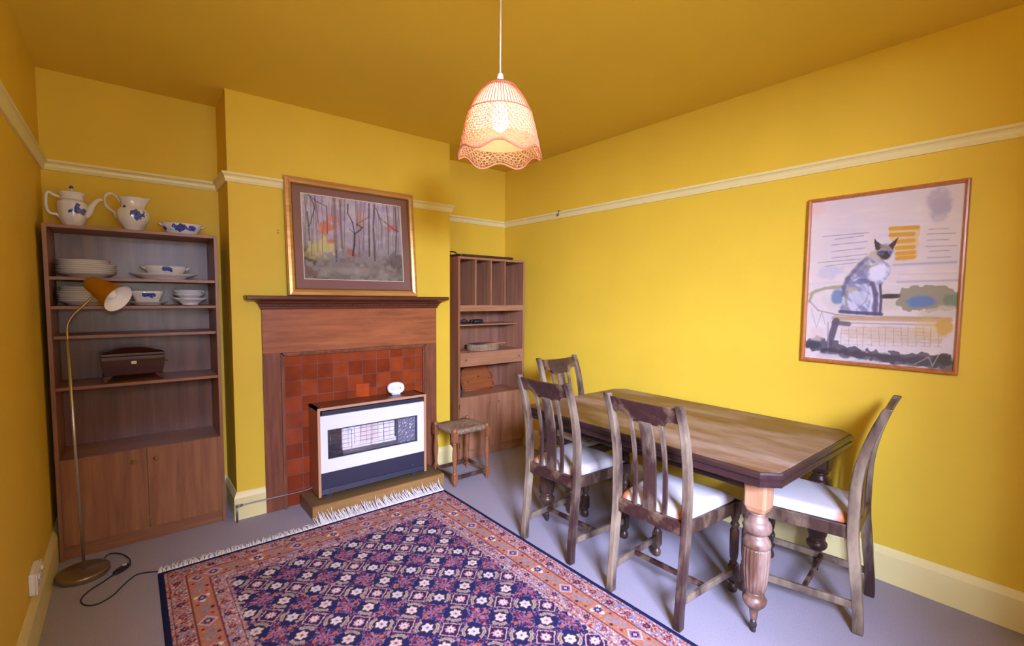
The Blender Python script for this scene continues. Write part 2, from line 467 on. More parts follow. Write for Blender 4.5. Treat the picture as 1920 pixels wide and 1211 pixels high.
tag(o, 'single loose terracotta tile leaning on the tiled panel behind the heater top', 'tile')

# hearth
hb = thing('hearth_plinth', 'low wooden hearth plinth under the gas heater at the rug edge', 'hearth', (1.585, -.5, 0))
ox, oy = 1.585, -.5
loc(MB().box(1.135, 2.036, -.650, -.632, 0, .078), ox, oy).build('front_board', M_hearth, hb, .0015)
loc(MB().box(1.135, 1.150, -.632, -.388, 0, .078), ox, oy).build('side_board', M_hearthd, hb, .0015)
loc(MB().box(2.021, 2.036, -.632, -.388, 0, .078), ox, oy).build('side_board', M_hearthd, hb, .0015)
loc(MB().box(1.150, 2.021, -.632, -.388, 0, .072), ox, oy).build('top_panel', wood('hearth_top', lin((92, 74, 44)), lin((124, 102, 62)), 'x', .5, .6, .8), hb)

# ------------------------------------------------------------------ gas heater
ht = thing('gas_heater', 'wood cased gas fire with cream front and glass window standing on the hearth', 'heater', (1.575, -.45, .072))
ox, oy, oz = 1.575, -.45, .072
HX0, HX1, HY, HB = 1.203, 1.952, -.545, -.366
P_ = lambda mb: loc(mb, ox, oy, oz)
M_case_z = wood('heater_case_side', lin((128, 62, 30)), lin((170, 92, 50)), 'z', .4, .8, .8)
M_case_x = wood('heater_case_top', lin((84, 44, 28)), lin((128, 74, 48)), 'x', .35, .8, .8)
M_edge = plain('heater_case_edge', lin((196, 148, 110)), .5)
P_(MB().box(HX0, HX0 + .016, HY + .004, HB, .085, .645)).build('case_side', M_case_z, ht)
P_(MB().box(HX1 - .016, HX1, HY + .004, HB, .085, .645)).build('case_side', M_case_z, ht)
P_(MB().box(HX0, HX1, HY + .004, HB, .629, .645)).build('case_top', M_case_x, ht)
mb = MB(); mb.box(HX0, HX0 + .016, HY, HY + .004, .085, .645); mb.box(HX1 - .016, HX1, HY, HY + .004, .085, .645); mb.box(HX0 + .016, HX1 - .016, HY, HY + .004, .629, .645)
tag(P_(mb).build('case_edging', M_edge, ht), 'pale wooden edging strip')
P_(MB().box(HX0 + .016, HX1 - .016, HB - .006, HB, .10, .629)).build('back_plate', M_darkmetal, ht)
mb = MB(); mb.box(HX0 + .03, HX1 - .03, HY + .010, HY + .032, .598, .620)
mb.box(HX0 + .017, HX1 - .017, HY + .05, HY + .055, .585, .628)
P_(mb).build('top_grille', M_darkmetal, ht, .002)
fx0, fx1, fz0, fz1 = 1.219, 1.936, .232, .592
wx0, wx1, wz0, wz1 = 1.264, 1.882, .317, .502
mb = MB()
for a in ((fx0, wx0, fz0, fz1), (wx1, fx1, fz0, fz1), (wx0, wx1, fz0, wz0), (wx0, wx1, wz1, fz1)):
    mb.box(a[0], a[1], HY + .006, HY + .026, a[2], a[3])
tag(P_(mb).build('front_panel', M_cream, ht), 'cream enamel front panel')
mb = MB(); f = .005
mb.box(wx0, wx0 + f, HY + .002, HY + .05, wz0, wz1); mb.box(wx1 - f, wx1, HY + .002, HY + .05, wz0, wz1); mb.box(wx0, wx1, HY + .002, HY + .05, wz0, wz0 + f); mb.box(wx0, wx1, HY + .002, HY + .05, wz1 - f, wz1)
P_(mb).build('window_surround', plain('grey_metal_strip', (.12, .12, .15), .3, .6), ht)
P_(MB().box(wx0, 1.364, HY + .055, HY + .06, wz0, wz1)).build('dark_recess', plain('recess_black', (.02, .018, .022), .6), ht)  # near-black plate behind the left part of the heater window
M_rad = plain('fireclay_radiant', (.92, .88, .86), .7)
M_rad2 = plain('pinkish_radiant', (.90, .76, .74), .7)
for k in range(9):
    x = 1.366 + k * .0405
    mb = MB().box(x, x + .037, HY + .04, HY + .056, .352, wz1 - .008)
    for j in range(9):
        mb.box(x + .004, x + .033, HY + .036, HY + .041, .376 + j * .013, .383 + j * .013)
    P_(mb).build('radiant', M_rad2 if k in (3, 4, 5) else M_rad, ht)
P_(MB().box(1.364, 1.732, HY + .030, HY + .036, .347, .372)).build('radiant_ledge', M_rad, ht)
P_(MB().box(1.364, 1.732, HY + .020, HY + .058, wz0 + .005, .346)).build('burner_tray', plain('grey_burner', (.22, .20, .23), .4, .5), ht)
P_(MB().box(1.732, 1.745, HY + .02, HY + .058, wz0 + .005, wz1 - .005)).build('reflector_edge', plain('steel_edge', (.25, .26, .32), .3, .7), ht)
P_(MB().box(1.745, wx1 - f, HY + .03, HY + .036, wz0 + .005, wz1 - .005)).build('silver_reflector', plain('crinkled_foil', (.50, .50, .62), .3, .75, noise=.15, scale=60, bump=1.0), ht)
mb = MB()
for j in range(6):
    z = .338 + j * .028
    mb.tube([(1.285, HY + .018, z), (1.74, HY + .018, z)], .0011, 6)
for x in (1.285, 1.42, 1.55, 1.64):
    mb.tube([(x, HY + .018, .335), (x, HY + .018, .482)], .0011, 6)
P_(mb).build('guard_wires', M_chrome, ht)
P_(MB().box(wx0 + f, wx1 - f, HY + .008, HY + .010, wz0 + f, wz1 - f)).build('window_glass', M_pane, ht)
P_(MB().box(fx0, fx1, HY + .014, HY + .03, .125, .231)).build('kick_panel', M_darkmetal, ht)
P_(MB().prism([(HY - .004, .098), (HY + .03, .098), (HY + .03, .128), (HY + .006, .128)], 'x', fx0, fx1)).build('lower_lip', M_darkmetal, ht)
for x in (1.262, 1.852):
    P_(MB().prism([(x - .006, .072), (x + .022, .072), (x + .030, .098), (x - .012, .098)], 'y', HY + .012, HY + .05)).build('foot', M_darkmetal, ht)
for x in (1.275, 1.850):
    P_(MB().lathe([(.004, 0), (.004, .003), (.0, .004)], 12, M=Matrix.Translation((x, HY + .014, .150)) @ Matrix.Rotation(math.pi / 2, 4, 'X'))).build('screw', M_chrome, ht)
P_(MB().box(1.262, 1.305, HY - .006, HY - .003, .108, .115)).build('badge', M_chrome, ht)
pts = spline([(1.24, -.395, .120), (1.174, -.405, .100), (1.02, -.405, .100), (.87, -.400, .102), (.81, -.398, .100), (.782, -.396, .096)], 6)
mb = MB().tube(pts, .0042, 8).tube([(.782, -.396, .0), (.782, -.396, .106)], .0062, 10)
mb.tube([(.776, -.396, .097), (.812, -.398, .100)], .0075, 10)
o = loc(mb, .782, -.396, 0).build('gas_pipe', plain('dull_pipe_metal', (.30, .28, .27), .35, .8)); o.location = (.782, -.396, 0)
tag(o, 'thin bare metal gas pipe rising from the carpet and running to the heater', 'pipe')

# carbon monoxide alarm
al = thing('carbon_monoxide_alarm', 'small white oval alarm standing on the heater top', 'alarm', (1.775, -.43, .6455), math.radians(-14))
M_wp = plain('white_plastic', (.85, .85, .86), .35)
def superell(a, b_, n, p=2.6):
    return [(a * abs(math.cos(t)) ** (2 / p) * (1 if math.cos(t) >= 0 else -1), b_ * abs(math.sin(t)) ** (2 / p) * (1 if math.sin(t) >= 0 else -1)) for t in [2 * math.pi * i / n for i in range(n)]]
R = Matrix.Translation((0, 0, .046)) @ Matrix.Rotation(math.radians(-6), 4, 'X')
rings = []
for y, s in ((-.016, .82), (-.020, .6), (-.013, .94), (.0, 1), (.010, .97), (.014, .8)):
    pass
rings = [[(x * s, y, z * s) for x, z in superell(.060, .042, 40, 2.4)] for y, s in ((-.018, .86), (-.013, .96), (0, 1), (.010, .97), (.014, .86))]
MB().loft(rings, True, True, M=R).build('alarm_body', M_wp, al)
MB().lathe([(.016, 0), (.016, .002), (.013, .003), (0, .003)], 24, M=R @ Matrix.Translation((-.022, -.018, 0)) @ Matrix.Rotation(math.pi / 2, 4, 'X')).build('test_button', plain('offwhite_plastic', (.7, .7, .72), .4), al)
mb = MB()
for k in range(3): mb.box(.000 + k * .007, .004 + k * .007, -.020, -.018, .010, .012, R)
mb.box(.002, .018, -.020, -.018, -.003, -.001, R); mb.box(.002, .014, -.020, -.018, -.009, -.0075, R)
mb.box(.024, .033, -.020, -.018, -.006, .004, R)
MB.build(mb, 'printed_marks', plain('grey_print', (.28, .3, .36), .5), al)
MB().box(-.03, .03, -.016, .016, 0, .008).build('base', M_wp, al, .003)

# ------------------------------------------------------------------ forest picture on the mantel
FW, FH = .856, .727
pf = thing('woodland_picture', 'large gilt framed woodland painting leaning on the mantel shelf', 'picture', (1.508, -.432, 1.3365))
pf.rotation_euler = (math.radians(-5.3), 0, 0)
def frame_mb(w, h, fw, prof):
    mb = MB(); rings = []
    for cx, cz, sx, sz in ((-w / 2, 0, 1, 1), (w / 2, 0, -1, 1), (w / 2, h, -1, -1), (-w / 2, h, 1, -1)):
        rings.append([(cx + sx * o, y, cz + sz * o) for o, y in prof])
    for i in range(4): mb.loft([rings[i], rings[(i + 1) % 4]], False, False)
    return mb
frame_mb(FW, FH, .046, [(0, 0), (0, -.024), (.004, -.030), (.020, -.032), (.036, -.026), (.038, -.020), (.038, 0)]).build('frame', M_gold, pf)
frame_mb(FW, FH, .046, [(.038, -.019), (.041, -.024), (.045, -.019), (.046, -.012), (.046, -.002), (.038, -.002)]).build('inner_slip', M_goldd, pf)
MB().box(-FW / 2 + .02, FW / 2 - .02, -.006, -.001, .02, FH - .02).build('backing_board', plain('card', (.3, .2, .12), .8), pf)
ml, mr, mbt, mt = .094, .094, .102, .088
o = MB()
for a in ((-FW / 2 + .04, -FW / 2 + ml, .04, FH - .04), (FW / 2 - mr, FW / 2 - .04, .04, FH - .04), (-FW / 2 + ml, FW / 2 - mr, .04, mbt), (-FW / 2 + ml, FW / 2 - mr, FH - mt, FH - .04)):
    o.box(a[0], a[1], -.011, -.007, a[2], a[3])
o.build('mount', plain('dusky_mauve_card', lin((128, 88, 80)), .8, noise=.05, scale=200), pf)
iw, ih = FW - ml - mr, FH - mbt - mt
o = MB(); e = .004
for a in ((0, e, 0, ih), (iw - e, iw, 0, ih), (0, iw, 0, e), (0, iw, ih - e, ih)):
    o.box(-FW / 2 + ml + a[0], -FW / 2 + ml + a[1], -.0115, -.0095, mbt + a[2], mbt + a[3])
o.build('mount_edge', plain('cream_card', (.75, .70, .50), .7), pf)
cv = Canvas(iw, ih, .0026)
q = homog([(545, 207), (1187, 300), (1200, 772), (568, 750)], iw, ih)
X, Y = cv.X, cv.Y; g = lambda r, gg, b_: lin((r, gg, b_))
cv.C[:] = g(150, 142, 140)
n1 = fbm(X, Y, 9, 1); n2 = fbm(X * 3, Y, 12, 5); n3 = fbm(X, Y, 30, 9)
cv.mix(np.clip((Y / ih - .35) * 2.2, 0, 1) * (.35 + .9 * n2), g(186, 176, 186))
cv.mix((n1 > .55) * np.clip(Y / ih * 1.6 - .4, 0, 1) * .7, g(176, 160, 186))
cv.mix(np.clip((n3 - .45) * 4, 0, 1) * np.clip(Y / ih * 1.6 - .5, 0, 1) * .6, g(214, 206, 208))
cv.mix(np.clip((.42 - Y / ih) * 3, 0, 1) * .9, g(112, 106, 96))
cv.mix(np.clip((n1 - .42) * 4, 0, 1) * np.clip((.33 - Y / ih) * 5, 0, 1) * .75, g(152, 144, 128))
cv.mix(np.clip((.5 - n3) * 5, 0, 1) * np.clip((.45 - Y / ih) * 4, 0, 1) * .5, g(70, 64, 58))
def blob(px, py, rx, ry, col, a=.8):
    c = q(px, py); d = np.hypot((X - c[0]) / (rx * iw / 642), (Y - c[1]) / (ry * iw / 642)) + (n3 - .5) * 1.6
    cv.mix(np.clip((1 - d) * 2, 0, 1) * a, col)
blob(600, 600, 70, 60, g(52, 46, 40)); blob(690, 550, 95, 70, g(206, 196, 120), .85); blob(640, 590, 60, 40, g(190, 178, 104), .7)
blob(715, 430, 70, 45, g(214, 110, 66), .85); blob(745, 380, 40, 30, g(220, 130, 90), .6); blob(745, 515, 30, 15, g(190, 80, 50), .7)
blob(930, 370, 60, 50, g(206, 150, 110), .6); blob(870, 590, 35, 25, g(176, 80, 66), .7); blob(1130, 440, 45, 25, g(214, 74, 92), .75)
blob(800, 340, 50, 60, g(140, 110, 130), .4); blob(1150, 640, 90, 60, g(74, 70, 66), .7); blob(620, 710, 60, 30, g(120, 66, 60), .5)
blob(870, 700, 190, 30, g(166, 158, 144), .5)
rs = np.random.RandomState(4)
for k in range(46):
    x = 560 + rs.rand() * 630; y = 560 + rs.rand() * 60; w = 1.5 + rs.rand() * 3
    xx = x; pts = [q(xx, y)]
    for s in range(4):
        xx += (rs.rand() - .5) * 22; y -= 95; pts.append(q(xx, y))
    cc = [g(96, 84, 86), g(120, 104, 110), g(80, 76, 70), g(150, 130, 130)][k % 4]
    cv.path(pts, w * iw / 642, cc, .8, .65)
for pts, w, col in (
    ([(880, 605), (890, 540), (893, 470)], 9, g(44, 36, 38)), ([(893, 470), (880, 400), (850, 340), (852, 285)], 6, g(48, 40, 42)),
    ([(893, 472), (925, 450), (942, 432), (915, 416), (905, 412)], 6, g(44, 36, 38)), ([(893, 470), (860, 440)], 4, g(44, 36, 38)), ([(905, 412), (975, 372)], 3, g(60, 50, 50)),
    ([(985, 610), (985, 400), (988, 285)], 8, g(62, 54, 52)), ([(1020, 640), (1012, 450), (1022, 290)], 7, g(72, 66, 60)),
    ([(775, 640), (775, 560)], 8, g(52, 70, 104)), ([(775, 560), (768, 400), (765, 250)], 12, g(132, 104, 112)), ([(812, 560), (805, 400), (800, 260)], 8, g(120, 96, 96)),
    ([(1150, 620), (1160, 450), (1155, 310)], 8, g(96, 78, 84)), ([(1175, 460), (1150, 450), (1060, 380), (1030, 310)], 4, g(60, 52, 54)),
    ([(1105, 600), (1108, 420), (1100, 300)], 6, g(92, 84, 84)), ([(605, 510), (600, 420), (590, 330)], 6, g(70, 62, 78)), ([(605, 420), (640, 300), (600, 220)], 4, g(70, 62, 66)),
    ([(720, 470), (715, 300), (650, 265), (600, 225)], 4, g(84, 72, 70)), ([(660, 400), (650, 300), (640, 240)], 5, g(106, 92, 84)), ([(1060, 560), (1066, 420), (1040, 340)], 5, g(110, 100, 96))):
    cv.path([q(*p) for p in pts], w * iw / 642, col, .6, .9)
cv.mix(np.clip((n3 - .6) * 3, 0, 1) * .35, g(190, 182, 178))
cv.build('painted_scene', vcol('woodland_paint', .75), pf, lambda X, Y: np.stack([X - FW / 2 + ml, np.full_like(X, -.0085), Y + mbt], -1))
MB().box(-FW / 2 + .04, FW / 2 - .04, -.0150, -.0135, .04, FH - .04).build('picture_glass', M_pglass, pf)

# two small holes left in the plaster of the chimney breast
for z in (1.733, 1.717):
    o = MB().lathe([(.0035, 0), (.0035, .001), (0, .0012)], 10, M=Matrix.Rotation(math.pi / 2, 4, 'X')).build('screw_hole_plug', M_black)
    o.location = (1.051, YC, z)
    tag(o, ('upper' if z > 1.72 else 'lower') + ' of two dark fixing holes in the chimney breast left of the woodland picture', 'wall plug', 'fixing holes in the chimney breast')

# ------------------------------------------------------------------ cat picture on the right wall
CW, CH = .606, .832
pc = thing('cat_picture', 'wood framed painting of a Siamese cat hanging on the right wall', 'picture', (W - .003, -2.855, 1.018))
pc.rotation_euler = (0, 0, math.radians(-90))     # local +x runs towards the viewer end, local -y faces the room
frame_mb(CW, CH, .02, [(0, 0), (0, -.020), (.003, -.026), (.009, -.028), (.015, -.024), (.018, -.014), (.018, 0)]).build('frame', M_orangewood, pc)
MB().box(-CW / 2 + .01, CW / 2 - .01, -.005, 0, .01, CH - .01).build('backing_board', plain('card2', (.3, .2, .12), .8), pc)
iw, ih = CW - .032, CH - .032
cv = Canvas(iw, ih, .0026); X, Y = cv.X, cv.Y
q = homog([(132, 175), (1003, 68), (915, 1140), (82, 1058)], iw, ih)
U = iw / 860
n1 = fbm(X, Y, 8, 21); n2 = fbm(X, Y * 4, 14, 25); n3 = fbm(X, Y, 40, 29)
cv.C[:] = g(222, 210, 204)
cv.mix(np.clip((n1 - .4) * 2.5, 0, 1) * .5, g(206, 200, 208)); cv.mix(np.clip((n2 - .5) * 3, 0, 1) * .3, g(236, 228, 224))
def blob(px, py, rx, ry, col, a=.8, rough=1.0):
    c = q(px, py); d = np.hypot((X - c[0]) / (rx * U), (Y - c[1]) / (ry * U)) + (n3 - .5) * rough
    cv.mix(np.clip((1 - d) * 3, 0, 1) * a, col)
def seg(p, r, w, col, a=.8, soft=.7): cv.seg(q(*p), q(*r), w * U, col, soft, a)
def pth(pts, w, col, a=.8, soft=.7): cv.path([q(*p) for p in pts], w * U, col, soft, a)
blob(170, 210, 60, 60, g(226, 190, 180), .6); blob(850, 180, 70, 110, g(172, 168, 184), .75, .6); blob(850, 230, 50, 90, g(150, 146, 168), .35)  # pink upper-left blob: the lamp's reflection in the glass, painted into the picture
blob(230, 570, 90, 60, g(190, 188, 206), .6)
for y, x0, x1 in ((355, 190, 450), (372, 260, 420), (405, 240, 440), (442, 240, 430), (478, 240, 440), (505, 160, 400), (525, 200, 380)):
    seg((x0, y + 14), (x1, y - 6), 4, g(112, 112, 138), .75)
for y, x0, x1 in ((330, 790, 900), (357, 780, 940), (392, 780, 900), (428, 770, 945), (455, 790, 900), (492, 780, 910)):
    seg((x0, y + 4), (x1, y), 4, g(128, 126, 150), .75)
seg((590, 535), (940, 522), 12, g(160, 158, 184), .7); seg((610, 632), (950, 625), 11, g(170, 166, 190), .7); seg((610, 590), (950, 585), 3, g(170, 164, 176), .6); seg((110, 640), (300, 628), 4, g(190, 182, 188), .6)
cv.poly([q(*p) for p in ((565, 322), (738, 312), (722, 490), (620, 512), (600, 440), (570, 380))], g(222, 190, 120), .75, .012)
for k, y in enumerate((325, 362, 400, 436, 468, 495)):
    seg((575 if k < 2 else 610, y + 3), (725 if k < 1 else 700, y - 3), 17, g(214, 158, 40), .95, .3)
    seg((590, y + 20), (700, y + 16), 5, g(220, 196, 170), .7)
# couch / basket
blob(420, 740, 300, 95, g(206, 198, 178), .8, .4)
pth([(110, 740), (130, 690), (200, 665), (300, 660)], 15, g(150, 146, 96), .8); pth([(110, 735), (160, 790), (260, 815), (420, 830)], 8, g(140, 138, 100), .7)
cv.poly([q(*p) for p in ((600, 745), (640, 668), (720, 655), (860, 665), (955, 690), (950, 800), (800, 800), (640, 795))], g(136, 134, 112), .9, .02); blob(270, 715, 55, 65, g(88, 130, 170), .85, .4); blob(740, 745, 85, 48, g(72, 122, 176), .9, .4); blob(920, 740, 60, 45, g(92, 126, 106), .8, .5)
blob(850, 810, 120, 50, g(200, 192, 172), .7); blob(570, 712, 55, 20, g(44, 44, 58), .95, .3); seg((525, 715), (610, 712), 18, g(46, 46, 60), .9, .3)
seg((250, 835), (900, 850), 22, g(190, 152, 112), .85, .5); seg((520, 830), (840, 838), 10, g(170, 156, 96), .7); seg((300, 862), (860, 880), 8, g(132, 126, 112), .6)
blob(560, 930, 330, 70, g(206, 186, 160), .8, .5); blob(800, 900, 120, 80, g(214, 186, 120), .5)
for k in range(14):
    x = 290 + k * 42; seg((x, 890), (x - 6 + (k % 3) * 6, 1000), 2.5, g(140, 116, 92), .6)
for k in range(6):
    y = 890 + k * 20; seg((280, y - 6), (850, y + 12), 2, g(162, 128, 98), .5)
cv.poly([q(*p) for p in ((95, 960), (150, 945), (300, 985), (480, 1030), (700, 1045), (905, 1040), (900, 1085), (820, 1110), (690, 1100), (560, 1088), (400, 1060), (230, 1030), (95, 1010))], g(70, 72, 88), .9, .03)
cv.mix(0 * X, g(0, 0, 0))
blob(870, 900, 45, 85, g(206, 164, 60), .85, .9); pth([(120, 780), (150, 890), (180, 800), (200, 870)], 4, g(150, 140, 100), .6)
seg((262, 850), (222, 980), 26, g(84, 80, 98), .95, .3); seg((250, 860), (330, 870), 22, g(90, 86, 100), .9, .4); seg((215, 860), (215, 1010), 8, g(150, 136, 130), .7); blob(150, 930, 60, 60, g(214, 196, 186), .6)
for k in range(9):
    x = 95 + k * 95; y = 975 + k * 13
    blob(x + 30, y + 35 - (25 if k == 0 else 0), 75, 38, g(60, 62, 80), .85, .8)
blob(860, 1075, 60, 40, g(46, 50, 58), .95, .6); blob(740, 1080, 60, 36, g(70, 72, 84), .8, .9)
pth([(700, 1100), (780, 1060), (800, 1110), (840, 1040)], 4, g(190, 188, 190), .6)
blob(200, 1050, 90, 18, g(206, 190, 196), .8); blob(420, 1085, 110, 12, g(190, 184, 196), .7)
# the cat
pth([(110, 700), (150, 675), (250, 655), (310, 652)], 12, g(170, 166, 130), .8)
body = [(415, 505), (470, 480), (530, 505), (572, 545), (560, 600), (520, 650), (512, 720), (522, 820), (420, 822), (280, 800), (300, 740), (298, 660), (330, 600), (370, 560)]
cv.poly([q(*p) for p in body], g(168, 172, 200), 1, .014)
hat = (fbm(X * 1.0 + Y * .8, Y * .25 - X * .2, 70, 61, 3) - .5)
ins = np.zeros_like(X); tmp = cv.C.copy(); cv.poly([q(*p) for p in body], (1, 0, 0)); ins = (cv.C[..., 0] > .999) & (cv.C[..., 1] < .001); cv.C = tmp
cv.mix(ins * np.clip(hat * 6, 0, 1) * .8, g(216, 218, 230)); cv.mix(ins * np.clip(-hat * 6, 0, 1) * .55, g(104, 106, 140))
pth([(440, 496), (400, 530), (365, 570), (328, 612), (308, 660), (304, 705)], 22, g(102, 102, 132), .8, .7)
pth([(430, 540), (395, 590), (350, 620)], 16, g(122, 124, 156), .6, .8)
blob(420, 570, 50, 40, g(126, 128, 160), .7, 1.2); blob(400, 630, 70, 24, g(92, 94, 130), .75, 1.0)
blob(395, 725, 72, 72, g(196, 200, 214), .75, 1.0); pth([(330, 660), (318, 720), (322, 785)], 13, g(150, 146, 112), .75); blob(365, 672, 42, 16, g(178, 172, 134), .75)
blob(500, 575, 52, 75, g(228, 228, 240), .95, .8); pth([(430, 515), (455, 545), (500, 528)], 11, g(168, 160, 118), .75)
pth([(468, 640), (486, 700), (482, 812)], 20, g(92, 88, 122), .95, .5); pth([(455, 660), (466, 730), (450, 800)], 10, g(220, 222, 232), .8); pth([(512, 650), (516, 740), (508, 815)], 10, g(66, 64, 90), .95, .5)
pth([(285, 798), (380, 806), (515, 815)], 17, g(74, 76, 112), .95, .5); pth([(375, 790), (430, 742), (446, 690)], 6, g(130, 132, 168), .6)
blob(500, 478, 64, 46, g(190, 180, 160), .9, .5)
blob(538, 452, 56, 52, g(150, 140, 146), .95, .3); blob(540, 480, 40, 38, g(42, 40, 52), 1, .3); blob(520, 470, 30, 24, g(60, 58, 72), .9, .3)
cv.poly([q(*p) for p in ((482, 380), (528, 430), (500, 450), (484, 445))], g(52, 46, 54), 1, .004); cv.poly([q(*p) for p in ((622, 374), (562, 425), (585, 450), (600, 425))], g(56, 46, 52), 1, .004)
seg((520, 425), (560, 440), 14, g(130, 124, 134), .8)
blob(520, 470, 15, 9, g(70, 120, 200), 1, .2); blob(571, 462, 14, 12, g(70, 120, 200), 1, .2); blob(520, 470, 5, 6, g(20, 20, 30), 1, .1); blob(571, 463, 5, 6, g(20, 20, 30), 1, .1)
cv.build('painted_scene', vcol('cat_paint', .6), pc, lambda X, Y: np.stack([X - iw / 2, np.full_like(X, -.012), Y + .016], -1))
MB().box(-CW / 2 + .014, CW / 2 - .014, -.0165, -.0155, .014, CH - .014).build('picture_glass', M_pglass, pc)

# black hook on the picture rail
hk = MB().tube(spline([(-.030, 0, .040), (-.036, 0, .030), (-.036, 0, .012), (-.040, 0, .0), (-.050, 0, .002), (-.052, 0, .012)], 5), .0032, 8)
hk.tube([(-.030, 0, .040), (-.012, 0, .0385)], .0035, 8)
o = hk.build('picture_hook', M_black); o.location = (W, -.742, 2.0)
tag(o, 'small black iron hook on the right wall picture rail', 'hook')

# wall socket low on the left wall
so = thing('wall_socket', 'white surface mounted wall socket low on the left wall', 'socket', (0, -.965, .195))
MB().box(.0005, .020, -.066, .066, 0, .082).build('socket_box', M_wp, so, .004)
MB().box(.020, .026, -.068, .068, -.001, .083).build('face_plate', M_wp, so, .003)
for y in (-.045, .035):
    MB().box(.026, .032, y - .008, y + .008, .055, .070).build('switch', M_wp, so, .002)
for y in (-.040, .040):
    for a in ((y - .003, y + .003, .040, .048), (y - .013, y - .006, .022, .027), (y + .006, y + .013, .022, .027)):
        MB().box(.0255, .0266, *a).build('pin_hole', M_black, so)

# ================================================================== TALL LEFT BOOKCASE
def panel(name, m, parent, x0, x1, y0, y1, z0, z1, bev=.0015):
    return MB().box(x0, x1, y0, y1, z0, z1).build(name, m, parent, bev)
KNOBP = [(.0, 0), (.004, 0), (.004, .008), (.009, .011), (.011, .015), (.009, .019), (0, .021)]
def knob(parent, x, y, z, r=1.0):
    k = MB().lathe([(a * r, b_ * r) for a, b_ in KNOBP], 16, M=Matrix.Translation((x, y, z)) @ Matrix.Rotation(math.pi / 2, 4, 'X'))
    return k.build('knob', M_brass, parent)
BW, BD, BH = .713, .305, 1.673
bc = thing('bookcase', 'tall teak bookcase in the left alcove holding blue and white crockery', 'bookcase', (.022, -.330, 0))
t_ = .017
panel('side_panel', M_teak_z, bc, 0, t_, 0, BD, 0, BH)
panel('side_panel', M_teak_z, bc, BW - t_, BW, 0, BD, 0, BH)
panel('top_panel', M_teak_x, bc, t_, BW - t_, 0, BD, BH - t_, BH)
panel('back_panel', M_teakback, bc, t_, BW - t_, BD - .008, BD, .02, BH - t_)
for z in (1.420, 1.277):
    panel('shelf', M_teak_x, bc, t_, BW - t_, .002, BD - .008, z - .016, z)
panel('shelf', M_teak_x, bc, t_, BW - t_, .035, BD - .008, 1.112, 1.128)
panel('shelf', M_teak_x, bc, t_, BW - t_, .003, BD - .008, .858, .874)
panel('shelf', M_teak_x, bc, t_, BW - t_, .012, BD - .008, .497, .513)
panel('plinth', M_teak_x, bc, t_, BW - t_, .012, .028, 0, .070)
for s in (0, 1):
    xa = t_ + .001 + s * (BW / 2 - t_)
    d = panel('door', M_teak_z, bc, xa, xa + BW / 2 - t_ - .0015, -.001, .012, .073, .512, .0004)
    knob(d, .297 if s == 0 else .394, 0, .450)

# ================================================================== CROCKERY
M_china = None
def china(name, spots=None, seed=0):
    """white porcelain with painted blue flowers where spots say (object space: axis y towards the room is negative)"""
    m, t, b = mat(name); L = t.links.new
    setp(b, Roughness=.12, Coat_Weight=.3, Specular_IOR_Level=.6)
    white = (.74, .74, .76)
    if not spots:
        setp(b, Base_Color=(*white, 1)); return m
    tc = t.nodes.new('ShaderNodeTexCoord')
    nz = t.nodes.new('ShaderNodeTexNoise'); nz.inputs['Scale'].default_value = 42; nz.inputs['Detail'].default_value = 3
    L(tc.outputs['Object'], nz.inputs['Vector'])
    total = None
    for (cx, cz, rx, rz) in spots:
        mp = t.nodes.new('ShaderNodeMapping'); mp.vector_type = 'POINT'
        mp.inputs['Location'].default_value = (-cx / rx, 0, -cz / rz); mp.inputs['Scale'].default_value = (1 / rx, 0, 1 / rz)
        L(tc.outputs['Object'], mp.inputs['Vector'])
        ln = t.nodes.new('ShaderNodeVectorMath'); ln.operation = 'LENGTH'; L(mp.outputs[0], ln.inputs[0])
        ad = t.nodes.new('ShaderNodeMath'); ad.operation = 'MULTIPLY_ADD'; L(nz.outputs['Fac'], ad.inputs[0]); ad.inputs[1].default_value = 2.2
        L(ln.outputs['Value'], ad.inputs[2])
        lt = t.nodes.new('ShaderNodeMath'); lt.operation = 'LESS_THAN'; L(ad.outputs[0], lt.inputs[0]); lt.inputs[1].default_value = 2.0
        if total is None: total = lt.outputs[0]
        else:
            mxm = t.nodes.new('ShaderNodeMath'); mxm.operation = 'MAXIMUM'; L(total, mxm.inputs[0]); L(lt.outputs[0], mxm.inputs[1]); total = mxm.outputs[0]
    sp = t.nodes.new('ShaderNodeSeparateXYZ'); L(tc.outputs['Object'], sp.inputs[0])
    fr = t.nodes.new('ShaderNodeMath'); fr.operation = 'LESS_THAN'; fr.inputs[1].default_value = 0; L(sp.outputs['Y'], fr.inputs[0])
    mu = t.nodes.new('ShaderNodeMath'); mu.operation = 'MULTIPLY'; L(total, mu.inputs[0]); L(fr.outputs[0], mu.inputs[1])
    n2 = t.nodes.new('ShaderNodeTexNoise'); n2.inputs['Scale'].default_value = 110; L(tc.outputs['Object'], n2.inputs['Vector'])
    rb = t.nodes.new('ShaderNodeValToRGB'); rb.color_ramp.elements[0].position = .35; rb.color_ramp.elements[1].position = .65
    rb.color_ramp.elements[0].color = (*lin((20, 40, 130)), 1); rb.color_ramp.elements[1].color = (*lin((86, 112, 196)), 1)
    L(n2.outputs['Fac'], rb.inputs['Fac'])
    mx = t.nodes.new('ShaderNodeMix'); mx.data_type = 'RGBA'; L(mu.outputs[0], mx.inputs[0]); mx.inputs[6].default_value = (*white, 1); L(rb.outputs['Color'], mx.inputs[7])
    L(mx.outputs[2], b.inputs['Base Color'])
    return m
M_ch = china('white_porcelain')
TOPZ = BH + .001
